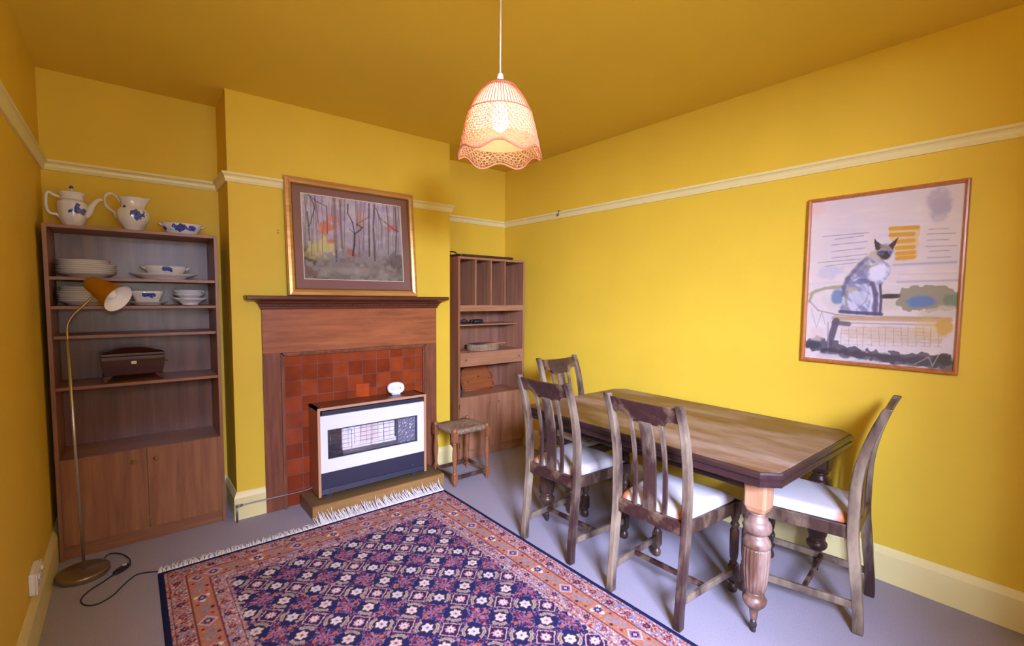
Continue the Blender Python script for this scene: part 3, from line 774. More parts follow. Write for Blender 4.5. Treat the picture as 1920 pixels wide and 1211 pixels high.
# coffee pot
cp = thing('coffee_pot', 'white porcelain coffee pot with blue flowers, left on top of the bookcase', 'coffee pot', (.128, -.205, TOPZ))
rf = lambda a, i: 1 + .018 * math.cos(8 * a)
prof = [(.0, 0), (.038, 0), (.042, .003), (.040, .008), (.049, .022), (.056, .042), (.060, .075), (.063, .108), (.063, .122), (.058, .132), (.048, .139), (.044, .139), (.050, .128), (.050, .05), (0, .02)]
MB().lathe(prof, 48, rf=rf).build('pot_body', china('pot_porcelain', [(.010, .088, .030, .026), (.034, .080, .020, .020)]), cp)
MB().lathe([(.047, .139), (.052, .141), (.053, .146), (.047, .152), (.048, .163), (.057, .172), (.058, .177), (.053, .180), (.030, .185), (.014, .188), (.008, .190), (0, .19)], 48, rf=rf).build('lid', M_ch, cp)
MB().lathe([(.007, .187), (.007, .192), (.005, .196), (.010, .202), (.011, .208), (.006, .214), (0, .216)], 20).build('lid_knob', china('knob_porcelain', [(0, .208, .02, .012)]), cp)
pts = spline([(.046, 0, .062), (.066, 0, .084), (.082, 0, .122), (.104, 0, .152), (.128, 0, .160)], 6)
MB().tube(pts, [.022 - .0158 * i / (len(pts) - 1) for i in range(len(pts))], 16).build('spout', M_ch, cp)
pts = spline([(-.050, 0, .150), (-.075, 0, .160), (-.088, 0, .170), (-.100, 0, .160), (-.104, 0, .120), (-.100, 0, .080), (-.084, 0, .062), (-.066, 0, .062), (-.052, 0, .045)], 6)
MB().tube(pts, .0068, 12).build('handle', M_ch, cp)
cp.rotation_euler = (0, 0, math.radians(6)); cp.scale = (.92, .92, .97)
# jug
jg = thing('milk_jug', 'white porcelain jug with blue flowers, between coffee pot and dish on the bookcase', 'jug', (.366, -.205, TOPZ))
prof = [(0, 0), (.043, 0), (.046, .004), (.042, .010), (.056, .028), (.074, .060), (.080, .088), (.078, .108), (.070, .122), (.060, .130), (.056, .140), (.056, .158), (.060, .176), (.066, .186), (.062, .186), (.052, .165), (.050, .14), (.06, .12), (.07, .09), (.04, .03), (0, .02)]
mb = MB().lathe(prof, 56, rf=lambda a, i: 1 + .012 * math.cos(8 * a))
def lip(x, y, z):
    if z > .135:
        k = (z - .135) / .05; a = math.atan2(y, x); w = max(0, math.cos(a)) ** 10
        return (x + w * k * .026, y * (1 - .3 * w * k), z + w * k * .006)
    return (x, y, z)
mb.warp(lip).build('jug_body', china('jug_porcelain', [(.034, .088, .032, .030), (-.030, .130, .010, .008)]), jg)
pts = spline([(-.056, 0, .160), (-.070, 0, .185), (-.095, 0, .203), (-.122, 0, .192), (-.130, 0, .160), (-.122, 0, .130), (-.100, 0, .112), (-.082, 0, .095), (-.078, 0, .070)], 7)
MB().tube(pts, [.007 + .002 * math.sin(i * .4) for i in range(len(pts))], 12).build('handle', M_ch, jg)
jg.rotation_euler = (0, 0, math.radians(-12)); jg.scale = (.9, .9, .96)
def oval_dish(name, label, cat, loc_, a, b_, h, spots, group=None, handles=True, n=64):
    th = thing(name, label, cat, loc_, 0, group)
    prof = [(0, 0), (.66, 0), (.68, .03), (.66, .06), (.80, .25), (.93, .6), (1.0, .95), (1.01, 1.0), (.985, 1.0), (.90, .6), (.74, .22), (0, .14)]
    MB().lathe([(r * a, z * h) for r, z in prof], n, sy=b_ / a).build('bowl', china(name + '_porcelain', spots), th)
    if handles:
        for s in (-1, 1):
            pts = spline([(s * a * .93, -.025, h * .72), (s * a * 1.07, -.018, h * .86), (s * a * 1.13, 0, h * .92), (s * a * 1.07, .018, h * .86), (s * a * .93, .025, h * .72)], 5)
            MB().tube(pts, .0052, 10).build('handle', M_ch, th)
    return th
oval_dish('serving_dish', 'oval white dish with blue flowers, alone at the right on top of the bookcase', 'dish', (.583, -.205, TOPZ), .096, .07, .062, [(-.012, .036, .042, .020), (.040, .036, .022, .016), (-.085, .03, .012, .012)])
# plates
def plate_mb(r, h, n=48, sy=1.0):
    return MB().lathe([(0, 0), (r * .60, 0), (r * .62, .002), (r * .64, h * .28), (r * .86, h * .62), (r, h), (r * 1.0, h + .002), (r * .84, h * .62 + .003), (r * .62, h * .3 + .003), (0, h * .28)], n, sy=sy)
def place(mb, name, m, loc_, label, cat, group, rz=0):
    o = mb.build(name, m); o.location = loc_; o.rotation_euler = (0, 0, rz)
    return tag(o, label, cat, group)
SH1, SH2 = 1.421, 1.278
words = ['bottom', 'second', 'third', 'fourth', 'fifth', 'topmost', 'seventh']
z = SH1; first = None
ords = ['bottom plate', 'second plate up', 'third plate up', 'fourth plate up', 'fifth plate up', 'sixth plate up', 'topmost plate']
for i in range(7):
    r = .120 if i < 5 else .106
    if i in (0, 5): pr0 = plate_mb(r, .024).build('dinner_plate', M_ch); o = pr0
    else: o = pr0.copy(); COL.objects.link(o)
    o.location = (.170 - (.010 if i > 4 else 0) + random.uniform(-.002, .002), -.188, z); z += .0105
    tag(o, 'white plate, %s of the left stack on the upper shelf' % ords[i].replace(' plate', ''), 'plate', 'plates stacked on the upper shelf')
z = SH2; first = None
o2 = ['bottom', 'second up', 'third up', 'fourth up', 'fifth up', 'sixth up', 'topmost']
for i in range(7):
    r = .112 if i < 5 else .104
    if i in (0, 5): pr0 = plate_mb(r, .026).build('soup_plate', M_ch); o = pr0
    else: o = pr0.copy(); COL.objects.link(o)
    o.location = (.160 + random.uniform(-.002, .002), -.190, z); z += .0112
    tag(o, 'white plate, %s in the lower shelf stack behind the floor lamp' % o2[i], 'plate', 'plates stacked on the second shelf')
o = place(plate_mb(.157, .030, 64, .62), 'oval_platter', M_ch, (.494, -.195, SH1), 'wide oval white platter on the upper shelf, under the flowered bowl', 'platter', None)
oval_dish('serving_bowl', 'shallow flowered bowl with two handles sitting on the oval platter', 'bowl', (.500, -.195, SH1 + .0125), .098, .058, .062, [(.010, .044, .030, .014)])
place(plate_mb(.092, .020), 'bowl_saucer', M_ch, (.415, -.195, SH2), 'white plate under the square flowered bowl, behind the lamp shade', 'plate', None)
# square salad bowl
sq = MB(); rings = []
for s, z_ in ((.048, 0), (.050, .002), (.048, .006), (.060, .030), (.072, .056), (.076, .071), (.073, .071), (.058, .03), (.044, .01)):
    rings.append([(x, y, z_) for x, y in superell(s, s, 48, 4.5)])
place(sq.loft(rings, True, True), 'square_bowl', china('square_bowl_porcelain', [(.014, .048, .022, .017), (-.012, .050, .014, .014)]), (.412, -.195, SH2 + .0075), 'square white bowl with blue flowers on a plate, right of the lamp shade', 'bowl', None)
# small stacked bowls
def small_bowl(r, h, n=56):
    return MB().lathe([(0, 0), (r * .42, 0), (r * .44, h * .1), (r * .42, h * .14), (r * .70, h * .62), (r, h), (r * .99, h + .002), (r * .66, h * .6), (r * .36, h * .2), (0, h * .16)], n, rf=lambda a, i: 1 + .03 * math.cos(10 * a) * (i > 3))
xb = .608
place(small_bowl(.094, .040), 'fluted_bowl', M_ch, (xb, -.195, SH2), 'widest fluted white bowl, bottom of the right stack on the second shelf', 'bowl', None)
place(small_bowl(.080, .036), 'fluted_bowl', M_ch, (xb - .003, -.195, SH2 + .028), 'fluted white bowl, middle of the right stack on the second shelf', 'bowl', None)
oval_dish('small_dish', 'small eared white dish on top of the right bowl stack, second shelf', 'dish', (xb - .002, -.195, SH2 + .046), .064, .055, .040, None)
# sewing box
M_box = wood('rosewood_box', lin((38, 20, 16)), lin((78, 40, 30)), 'x', .22, 1, .9, coat=.2)
bx = thing('wooden_casket', 'dark wooden casket with an ivory keyhole plate in the middle of the bookcase', 'box', (.338, -.215, .8745), math.radians(3))
mb = MB(); rings = []
for (w, d, z_) in ((.118, .072, .032), (.122, .076, .040), (.130, .084, .085), (.133, .086, .118), (.133, .086, .136)):
    rings.append([(-w, -d, z_), (w, -d, z_), (w, d, z_), (-w, d, z_)])
mb.loft(rings).build('box_body', M_box, bx, .003)
rings = [[(-w, -d, z_), (w, -d, z_), (w, d, z_), (-w, d, z_)] for (w, d, z_) in ((.135, .088, .137), (.135, .088, .150), (.115, .068, .160), (.050, .040, .176), (.035, .030, .178))]
MB().loft(rings).build('lid', M_box, bx, .003)
for sx in (-1, 1):
    for sy in (-1, 1):
        MB().prism([(sx * .126, .0), (sx * .128, .034), (sx * .086, .034), (sx * .100, .018), (sx * .112, .006), (sx * .116, 0)], 'y', sy * .078, sy * .060).build('foot', M_box, bx, .002)
tag(MB().box(-.011, .011, -.0860, -.0826, .094, .108).build('keyhole_plate', plain('ivory', (.72, .62, .42), .4), bx), 'ivory keyhole plate')
MB().tube(spline([(.131, -.02, .105), (.148, -.012, .095), (.150, 0, .088), (.148, .012, .095), (.131, .02, .105)], 4), .003, 8).build('ring_handle', M_brass, bx)

# ================================================================== FLOOR LAMP
fl = thing('floor_lamp', 'brass floor lamp with a mustard cone shade in front of the left bookcase', 'lamp', (.120, -.540, 0))
M_lampmetal = plain('aged_brass_plate', (.30, .24, .15), .30, .85, noise=.1, scale=6)
MB().lathe([(0, 0), (.096, 0), (.098, .003), (.098, .024), (.095, .028), (.0, .030)], 64).build('base', M_lampmetal, fl, 0)
MB().tube([(.003, 0, .028), (-.006, 0, .60), (-.012, 0, 1.12)], .0062, 14).build('pole', plain('steel_pole', (.50, .49, .47), .3, .9), fl)
pts = spline([(-.012, 0, 1.118), (-.010, 0, 1.19), (.012, 0, 1.24), (.050, .0, 1.285), (.082, .0, 1.325), (.092, -.002, 1.352)], 6)
MB().tube(pts, .0046, 12).build('gooseneck', plain('brass_neck', (.42, .28, .12), .3, .9), fl)
ax = Vector((.108, -.092, -.082)); ax.normalize()
org = Vector((.068, 0, 1.396))
Rm = ax.to_track_quat('Z', 'Y').to_matrix().to_4x4(); Rm.translation = org
M_must = plain('mustard_lacquer', lin((160, 104, 10)), .35)
M_inner = plain('white_lacquer_inner', (.88, .86, .82), .5)
sh = MB().lathe([(0, 0), (.018, .001), (.027, .006), (.033, .015), (.036, .03), (.040, .055), (.052, .110), (.067, .162)], 48, M=Rm, caps=False).build('lamp_shade', M_must, fl)
MB().lathe([(.067, .162), (.0655, .162), (.050, .110), (.038, .055), (.034, .03), (.02, .012), (0, .010)], 48, M=Rm, caps=False).build('shade_lining', M_inner, sh)
MB().lathe([(.009, .03), (.012, .05), (.020, .085), (.025, .11), (.022, .130), (.010, .142), (0, .145)], 24, M=Rm).build('bulb', plain('bulb_glass_white', (.9, .9, .9), .2), fl)
cord = spline([(.060, .075, .006), (.085, .155, .004), (.13, .13, .004), (.165, .05, .004), (.172, -.01, .006), (.160, -.045, .010)], 6)
mb = MB().tube(cord, .0032, 8)
cord2 = spline([(.120, -.085, .008), (.075, -.130, .0035), (.025, -.185, .0035), (.004, -.245, .0035), (.020, -.300, .0035), (.060, -.325, .0035), (.110, -.290, .0035), (.150, -.215, .0035), (.190, -.160, .0035), (.225, -.160, .0035), (.2745, -.185, .0035)], 6)
mb.tube(cord2, .0032, 8)
cord3 = spline([(.160, -.045, .0075), (.178, -.060, .004), (.192, -.10, .0035), (.225, -.150, .0035)], 5)
mb.build('cord', M_black, fl)
sw = MB(); rings = []
Rs = Matrix.Translation((.140, -.066, .011)) @ Matrix.Rotation(math.radians(48), 4, 'Z')
for x, w, h in ((-.045, .004, .004), (-.036, .014, .008), (-.01, .019, .0105), (.018, .019, .0105), (.038, .013, .008), (.045, .004, .004)):
    rings.append([(x, a, b_) for a, b_ in superell(w, h, 20, 2.5)])
s_ = sw.loft(rings, True, M=Rs).build('foot_switch', M_black, fl)
MB().lathe([(0.009, 0), (.009, .004), (.006, .006), (0, .006)], 16, M=Rs @ Matrix.Translation((.016, 0, .009))).build('push_button', plain('grey_button', (.55, .52, .48), .3), s_)

# ================================================================== TALL RIGHT CABINET
RX0, RW, RD, RH = 2.362, .694, .308, 1.660
rc = thing('shelf_cabinet', 'tall teak cabinet with vertical dividers and cupboard doors in the right alcove', 'cabinet', (RX0, -.330, 0))
t_ = .018
panel('side_panel', M_teak_z, rc, 0, t_, 0, RD, 0, RH)
panel('side_panel', M_teak2_z, rc, RW - t_, RW, 0, RD, 0, RH)
panel('top_panel', M_teak2_x, rc, t_, RW - t_, 0, RD, RH - t_, RH)
panel('back_panel', wood('teak_back_light', lin((104, 66, 50)), lin((160, 112, 88)), 'z', .4, .6, .7), rc, t_, RW - t_, RD - .008, RD, .02, RH - t_)
for x in (.172, .329, .476):
    panel('divider', M_teak2_z, rc, x - .006, x + .006, .004, RD - .008, 1.272, RH - t_, .001)
panel('compartment_floor', M_teak2_x, rc, t_, RW - t_, .004, RD - .008, 1.255, 1.272)
panel('rail_board', M_teak2_x, rc, t_, RW - t_, 0, .016, 1.222, 1.271)
panel('shelf', M_teak2_x, rc, t_, RW - t_, .085, RD - .008, 1.098, 1.111)
panel('shelf', M_teak2_x, rc, t_, RW - t_, .010, RD - .008, .872, .885)
dr = panel('drawer', M_teak2_x, rc, t_ + .001, RW - t_ - .001, -.002, .014, .772, .884)
knob(dr, .068, 0, .826, .8); knob(dr, RW - .068, 0, .826, .8)
panel('drawer_box', M_teak2_x, rc, t_ + .006, RW - t_ - .006, .015, RD - .03, .79, .868)
panel('shelf', M_teak2_x, rc, t_, RW - t_, .014, RD - .008, .505, .520)
for s in (0, 1):
    xa = t_ + .001 + s * (RW / 2 - t_)
    d = panel('door', M_teak2_z, rc, xa, xa + RW / 2 - t_ - .003, -.001, .013, .075, .519)
    knob(d, .317 if s == 0 else .405, 0, .448, .8)
    if s == 0:
        for z_ in (.13, .45): panel('hinge', M_brass, d, .006, .014, -.003, 0, z_ - .02, z_ + .02, 0)
panel('plinth', M_teak2_x, rc, t_, RW - t_, .010, .024, 0, .073)

# butler tray on top
M_tray = wood('dark_tray_wood', lin((40, 24, 20)), lin((80, 50, 38)), 'x', .3, 1, .8)
ty = thing('wooden_tray', 'long dark wooden tray with looped iron handle on top of the right cabinet', 'tray', (2.68, -.205, RH + .001))
rings = []
for s, z_ in ((.96, 0), (.99, .006), (1, .022), (.985, .022), (.97, .010)):
    rings.append([(x * s, y * s if s > .99 else y * s, z_) for x, y in superell(.290, .100, 48, 7)])
MB().loft(rings, True, True).build('tray_body', M_tray, ty)
for s in (-1, 1):
    if s == 1: continue
    MB().tube(spline([(s * .275, -.05, .014), (s * .300, -.046, .036), (s * .318, -.030, .040), (s * .322, 0, .041), (s * .318, .030, .040), (s * .300, .046, .036), (s * .275, .05, .014)], 5), .0055, 10).build('handle', M_black, ty)
# dark items on the thin shelf
dk = thing('flat_case', 'long flat black case at the left of the thin cabinet shelf', 'case', (2.462, -.165, 1.1112))
rings = []
for x, w, h in ((-.075, .015, .004), (-.07, .028, .007), (0, .03, .008), (.05, .030, .008), (.09, .028, .009), (.115, .016, .007)):
    rings.append([(x, a, b_ + h) for a, b_ in superell(w, h, 20, 3)])
M_leather = plain('black_leather', (.02, .018, .02), .45, noise=.3, scale=60)
MB().loft(rings, True).build('case_body', M_leather, dk)
MB().tube(spline([(.02, -.006, .020), (.045, -.004, .033), (.075, 0, .034), (.095, .004, .020)], 5), .005, 8).build('strap_loop', M_leather, dk)
dk2 = thing('binoculars', 'small black binoculars beside the flat case on the thin cabinet shelf', 'binoculars', (2.655, -.160, 1.1112), math.radians(8))
for s in (-1, 1):
    MB().lathe([(0, 0), (.013, 0), (.013, .02), (.016, .024), (.016, .060), (.018, .064), (.018, .092), (.014, .094), (.014, .09), (0, .088)], 24, M=Matrix.Translation((-.048, s * .021, .0185)) @ Matrix.Rotation(math.pi / 2, 4, 'Y')).build('barrel', M_leather, dk2)
MB().box(-.02, .022, -.012, .012, .012, .027).build('bridge', M_leather, dk2, .003)
# woven mats stack
m, t, b = mat('woven_straw'); L = t.links.new
tc = t.nodes.new('ShaderNodeTexCoord'); sp = t.nodes.new('ShaderNodeTexWave'); sp.wave_type = 'RINGS'; sp.rings_direction = 'Z'; sp.inputs['Scale'].default_value = 30; sp.inputs['Distortion'].default_value = .6
L(tc.outputs['Object'], sp.inputs['Vector'])
nz = t.nodes.new('ShaderNodeTexNoise'); nz.inputs['Scale'].default_value = 120; L(tc.outputs['Object'], nz.inputs['Vector'])
r = t.nodes.new('ShaderNodeValToRGB'); r.color_ramp.elements[0].position = .3; r.color_ramp.elements[1].position = .7; r.color_ramp.elements[0].color = (*lin((112, 84, 56)), 1); r.color_ramp.elements[1].color = (*lin((196, 168, 130)), 1)
L(nz.outputs['Fac'], r.inputs['Fac']); L(r.outputs['Color'], b.inputs['Base Color']); setp(b, Roughness=.85)
bp = t.nodes.new('ShaderNodeBump'); bp.inputs['Strength'].default_value = .5; bp.inputs['Distance'].default_value = .003; L(sp.outputs['Fac'], bp.inputs['Height']); L(bp.outputs['Normal'], b.inputs['Normal'])
M_straw = m
mm = MB().lathe([(0, 0), (.146, 0), (.153, .002), (.155, .005), (.153, .008), (.146, .010), (0, .010)], 64, sy=.72, rf=lambda a, i: 1 + .006 * math.sin(40 * a))
pm = mm.build('placemat', M_straw); nm = ['bottom', 'second', 'third', 'fourth', 'topmost']
for i in range(5):
    o = pm if i == 0 else pm.copy()
    if i: COL.objects.link(o)
    o.location = (2.700 + (0, .004, -.003, .002, -.002)[i], -.195, .8857 + i * .0104)
    tag(o, 'round woven straw placemat, %s in the pile above the cabinet drawer' % nm[i], 'placemat', 'straw placemats')
o = MB().box(-.06, .06, -.05, .05, 0, .0016).build('dark_coaster_card', plain('slate_card', (.06, .055, .065), .5)); o.location = (2.628, -.215, .9382); o.rotation_euler = (0, 0, .2)
tag(o, 'dark card lying on the left of the straw placemats', 'card')
o = MB().prism([(-.10, -.010), (.10, -.018), (.11, -.006), (.02, .004), (-.09, .006)], 'z', 0, .004).build('paper_fan', plain('mustard_paper', lin((206, 140, 70)), .6)); o.location = (2.785, -.26, .9382)
tag(o, 'narrow mustard paper strip lying across the straw placemats', 'paper')
o = MB().box(-.045, .045, -.04, .04, 0, .005).build('cork_coaster', plain('terracotta_coaster', lin((170, 92, 66)), .6), None, .001); o.location = (2.432, -.245, .8857)
tag(o, 'flat terracotta coloured coaster at the left above the cabinet drawer', 'coaster')
# octagonal wooden board leaning in the lower compartment
ob = thing('clipped_corner_tray', 'orange brown wooden tray with clipped corners leaning in the lower cabinet compartment', 'tray', (2.715, -.118, .5205))
ob.rotation_euler = (math.radians(-14), 0, 0)
oct_ = [(-.168, .0), (.150, .0), (.168, .025), (.160, .110), (.125, .200), (-.120, .215), (-.168, .165), (-.172, .06)]
M_pine = wood('varnished_pine', lin((112, 56, 26)), lin((168, 94, 48)), 'x', .35, .8, .8)
MB().prism(oct_, 'y', 0, .012).build('board', M_pine, ob, .002)
mb = MB()
for i in range(len(oct_)):
    p, q_ = oct_[i], oct_[(i + 1) % len(oct_)]
    mb.bar((p[0], -.012, p[1]), (q_[0], -.012, q_[1]), .008 if abs(p[0] - q_[0]) > .1 else .008, .024) if False else mb.tube([(p[0] * .97, -.008, p[1] * .97 + .003), (q_[0] * .97, -.008, q_[1] * .97 + .003)], .007, 8)
mb.build('rim', M_pine, ob)
for x, z_ in ((-.105, .075), (.01, .115), (.125, .09)):
    MB().lathe([(0, 0), (.006, 0), (.005, .004), (0, .005)], 12, M=Matrix.Translation((x, 0, z_)) @ Matrix.Rotation(math.pi / 2, 4, 'X')).build('stud', M_black, ob)
o = MB().lathe([(0, 0), (.022, 0), (.024, .03), (.016, .045), (.015, .06), (0, .064)], 20).build('dark_jar', plain('dark_glass', (.03, .04, .06), .15)); o.location = (2.41, -.27, .5205)
tag(o, 'small dark glass jar at the left front of the lower cabinet compartment', 'jar')

# ================================================================== RUSH STOOL
st = thing('rush_stool', 'small turned wood stool with a woven rush seat beside the hearth', 'stool', (2.205, -.615, 0))
sx, sy, hz = .140, .130, .402
legp = [(0, 0), (.006, 0), (.0095, .008), (.007, .020), (.012, .028)]
for a in (-1, 1):
    for b_ in (-1, 1):
        mb = MB().lathe([(0, 0), (.007, 0), (.011, .010), (.010, .022), (.008, .030)], 16, (a * sx, b_ * sy, 0))
        mb.box(a * sx - .0165, a * sx + .0165, b_ * sy - .0165, b_ * sy + .0165, .030, .088)
        mb.lathe([(.013, .088), (.015, .094), (.011, .100), (.013, .108), (.0105, .118), (.014, .16), (.0175, .205), (.0165, .24), (.012, .285), (.010, .300), (.015, .306), (.011, .312), (.016, .320)], 20, (a * sx, b_ * sy, 0))
        mb.box(a * sx - .0175, a * sx + .0175, b_ * sy - .0175, b_ * sy + .0175, .320, .385)
        mb.lathe([(.0175, .385), (.0195, .395), (.0165, .410), (.008, .417), (0, .418)], 16, (a * sx, b_ * sy, 0))
        mb.build('leg', M_stool, st, .001)
for s in (-1, 1):
    MB().box(-sx, sx, s * sy - .008, s * sy + .008, .050, .074).build('stretcher', M_chairdark, st, .002)
    MB().box(s * sx - .008, s * sx + .008, -sy, sy, .056, .080).build('stretcher', M_chairdark, st, .002)
m, t, b = mat('rush_weave'); L = t.links.new
tc = t.nodes.new('ShaderNodeTexCoord'); sp = t.nodes.new('ShaderNodeSeparateXYZ'); L(tc.outputs['Object'], sp.inputs[0])
wv = []
for ax_ in 'XY':
    ab = t.nodes.new('ShaderNodeMath'); ab.operation = 'MULTIPLY'; ab.inputs[1].default_value = 820; L(sp.outputs[ax_], ab.inputs[0])
    sn = t.nodes.new('ShaderNodeMath'); sn.operation = 'SINE'; L(ab.outputs[0], sn.inputs[0]); wv.append(sn)
aX = t.nodes.new('ShaderNodeMath'); aX.operation = 'ABSOLUTE'; L(sp.outputs['X'], aX.inputs[0])
aY = t.nodes.new('ShaderNodeMath'); aY.operation = 'ABSOLUTE'; L(sp.outputs['Y'], aY.inputs[0])
gt = t.nodes.new('ShaderNodeMath'); gt.operation = 'GREATER_THAN'; L(aX.outputs[0], gt.inputs[0]); L(aY.outputs[0], gt.inputs[1])
mxf = t.nodes.new('ShaderNodeMix'); L(gt.outputs[0], mxf.inputs[0]); L(wv[0].outputs[0], mxf.inputs[2]); L(wv[1].outputs[0], mxf.inputs[3])
nz = t.nodes.new('ShaderNodeTexNoise'); nz.inputs['Scale'].default_value = 70; nz.inputs['Detail'].default_value = 4; L(tc.outputs['Object'], nz.inputs['Vector'])
r = t.nodes.new('ShaderNodeValToRGB'); r.color_ramp.elements[0].position = .3; r.color_ramp.elements[1].position = .7; r.color_ramp.elements[0].color = (*lin((110, 84, 60)), 1); r.color_ramp.elements[1].color = (*lin((176, 148, 116)), 1)
L(nz.outputs['Fac'], r.inputs['Fac']); L(r.outputs['Color'], b.inputs['Base Color']); setp(b, Roughness=.85)
bp = t.nodes.new('ShaderNodeBump'); bp.inputs['Strength'].default_value = .6; bp.inputs['Distance'].default_value = .004; L(mxf.outputs[0], bp.inputs['Height']); L(bp.outputs['Normal'], b.inputs['Normal'])
mb = MB(); rings = []
for s, z_ in ((.90, .364), (.985, .368), (1.02, .380), (1.01, .394), (.97, .402), (.70, .398), (.35, .393), (.04, .392)):
    rings.append([(x * s, y * s, z_) for x, y in superell(sx + .004, sy + .004, 40, 9)])
mb.loft(rings, True).build('rush_seat', m, st)

# ================================================================== DINING TABLE
TX0, TX1, TY0, TY1, TZ = 2.110, 3.035, -2.822, -1.405, .700
tb = thing('dining_table', 'long antique mahogany dining table with clipped corners and turned legs by the wall', 'table', ((TX0 + TX1) / 2, (TY0 + TY1) / 2, 0))
hx, hy = (TX1 - TX0) / 2, (TY1 - TY0) / 2
def octo(o, c=.058):
    return [(-hx + c + o * .4, -hy + o), (hx - c - o * .4, -hy + o), (hx - o, -hy + c + o * .4), (hx - o, hy - c - o * .4), (hx - c - o * .4, hy - o), (-hx + c + o * .4, hy - o), (-hx + o, hy - c - o * .4), (-hx + o, -hy + c + o * .4)]
m = wood('mahogany_tabletop', lin((80, 50, 34)), lin((120, 82, 54)), 'y', .42, .5, .8, patch=lin((150, 128, 116)), patch_amt=.7, patch_scale=3.2)
rings = [[(x, y, z_) for x, y in octo(o_)] for o_, z_ in ((.014, .640), (.004, .642), (.001, .648), (.001, .664), (.007, .668), (.007, .671), (.0, .674), (.0, .690), (.004, .697), (.010, .700))]
top = MB().loft(rings[:-1]); 
top.build('top_edge', M_tabled, tb)
MB().loft([[(x, y, z_) for x, y in octo(o_)] for o_, z_ in ((.0105, .6972), (.0095, .6990), (.013, .7002))]).build('tabletop', m, tb)
for y in (-.235, .235, 0):
    pass
mb = MB(); a0, b0 = hx - .09, hy - .09
MB().box(-a0, a0, -b0, -b0 + .022, .595, .640).build('apron', M_tabled, tb, .003)
MB().box(-a0, a0, b0 - .022, b0, .595, .640).build('apron', M_tabled, tb, .003)
MB().box(-a0, -a0 + .022, -b0 + .022, b0 - .022, .585, .640).build('apron', M_tabled, tb, .003)
MB().box(a0 - .022, a0, -b0 + .022, b0 - .022, .585, .640).build('apron', M_tabled, tb, .003)
def tleg(blockm, legm, dx, dy):
    z0 = .505
    mb = MB()
    sq_ = lambda s, c: [(-s + c, -s), (s - c, -s), (s, -s + c), (s, s - c), (s - c, s), (-s + c, s), (-s, s - c), (-s, -s + c)]
    rings = [[(x + dx, y + dy, z_) for x, y in sq_(s, c)] for s, c, z_ in ((.026, .010, .498), (.036, .010, .508), (.043, .010, .528), (.043, .008, .640))]
    blk = mb.loft(rings)
    o = MB().lathe([(.010, .058), (.013, .060), (.015, .078), (.017, .100), (.026, .108), (.028, .114), (.038, .122), (.044, .134), (.045, .146), (.038, .156), (.034, .160), (.036, .166), (.034, .172), (.036, .178)], 40, (dx, dy, 0))
    def rf(a, i): return 1 + .028 * math.cos(20 * a) if 1 < i < 10 else 1
    o.lathe([(.036, .178), (.037, .182), (.0385, .186), (.042, .205), (.0455, .235), (.0485, .270), (.0500, .305), (.0500, .335), (.0490, .350), (.049, .356), (.046, .360)], 120, (dx, dy, 0), rf=rf)
    o.lathe([(.046, .360), (.051, .364), (.052, .374), (.050, .384), (.046, .392), (.040, .402), (.033, .408), (.034, .414), (.046, .420), (.051, .430), (.052, .444), (.048, .458), (.042, .466), (.036, .470), (.037, .478), (.030, .484), (.030, .492), (.034, .500)], 40, (dx, dy, 0))
    l = o.build('leg', legm, tb)
    blk.build('leg_block', blockm, l, .002)
    c = MB().lathe([(.012, .026), (.014, .034), (.012, .044), (.010, .060)], 20, (dx, dy, 0))
    c.lathe([(0, -.007), (.014, -.007), (.018, -.004), (.018, .004), (.014, .007), (0, .007)], 20, M=Matrix.Translation((dx + .006, dy, .018)) @ Matrix.Rotation(math.pi / 2, 4, 'X') @ Matrix.Rotation(.5, 4, 'Y'))
    c.build('caster', plain('dark_caster', (.06, .045, .04), .35, .5) if 'dark_caster' not in bpy.data.materials else bpy.data.materials['dark_caster'], l)
lx, ly = hx - .118, hy - .108
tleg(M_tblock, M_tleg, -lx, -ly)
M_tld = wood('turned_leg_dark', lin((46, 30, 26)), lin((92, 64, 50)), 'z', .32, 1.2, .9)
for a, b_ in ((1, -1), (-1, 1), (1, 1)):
    tleg(M_tld, M_tld, a * lx, b_ * ly)

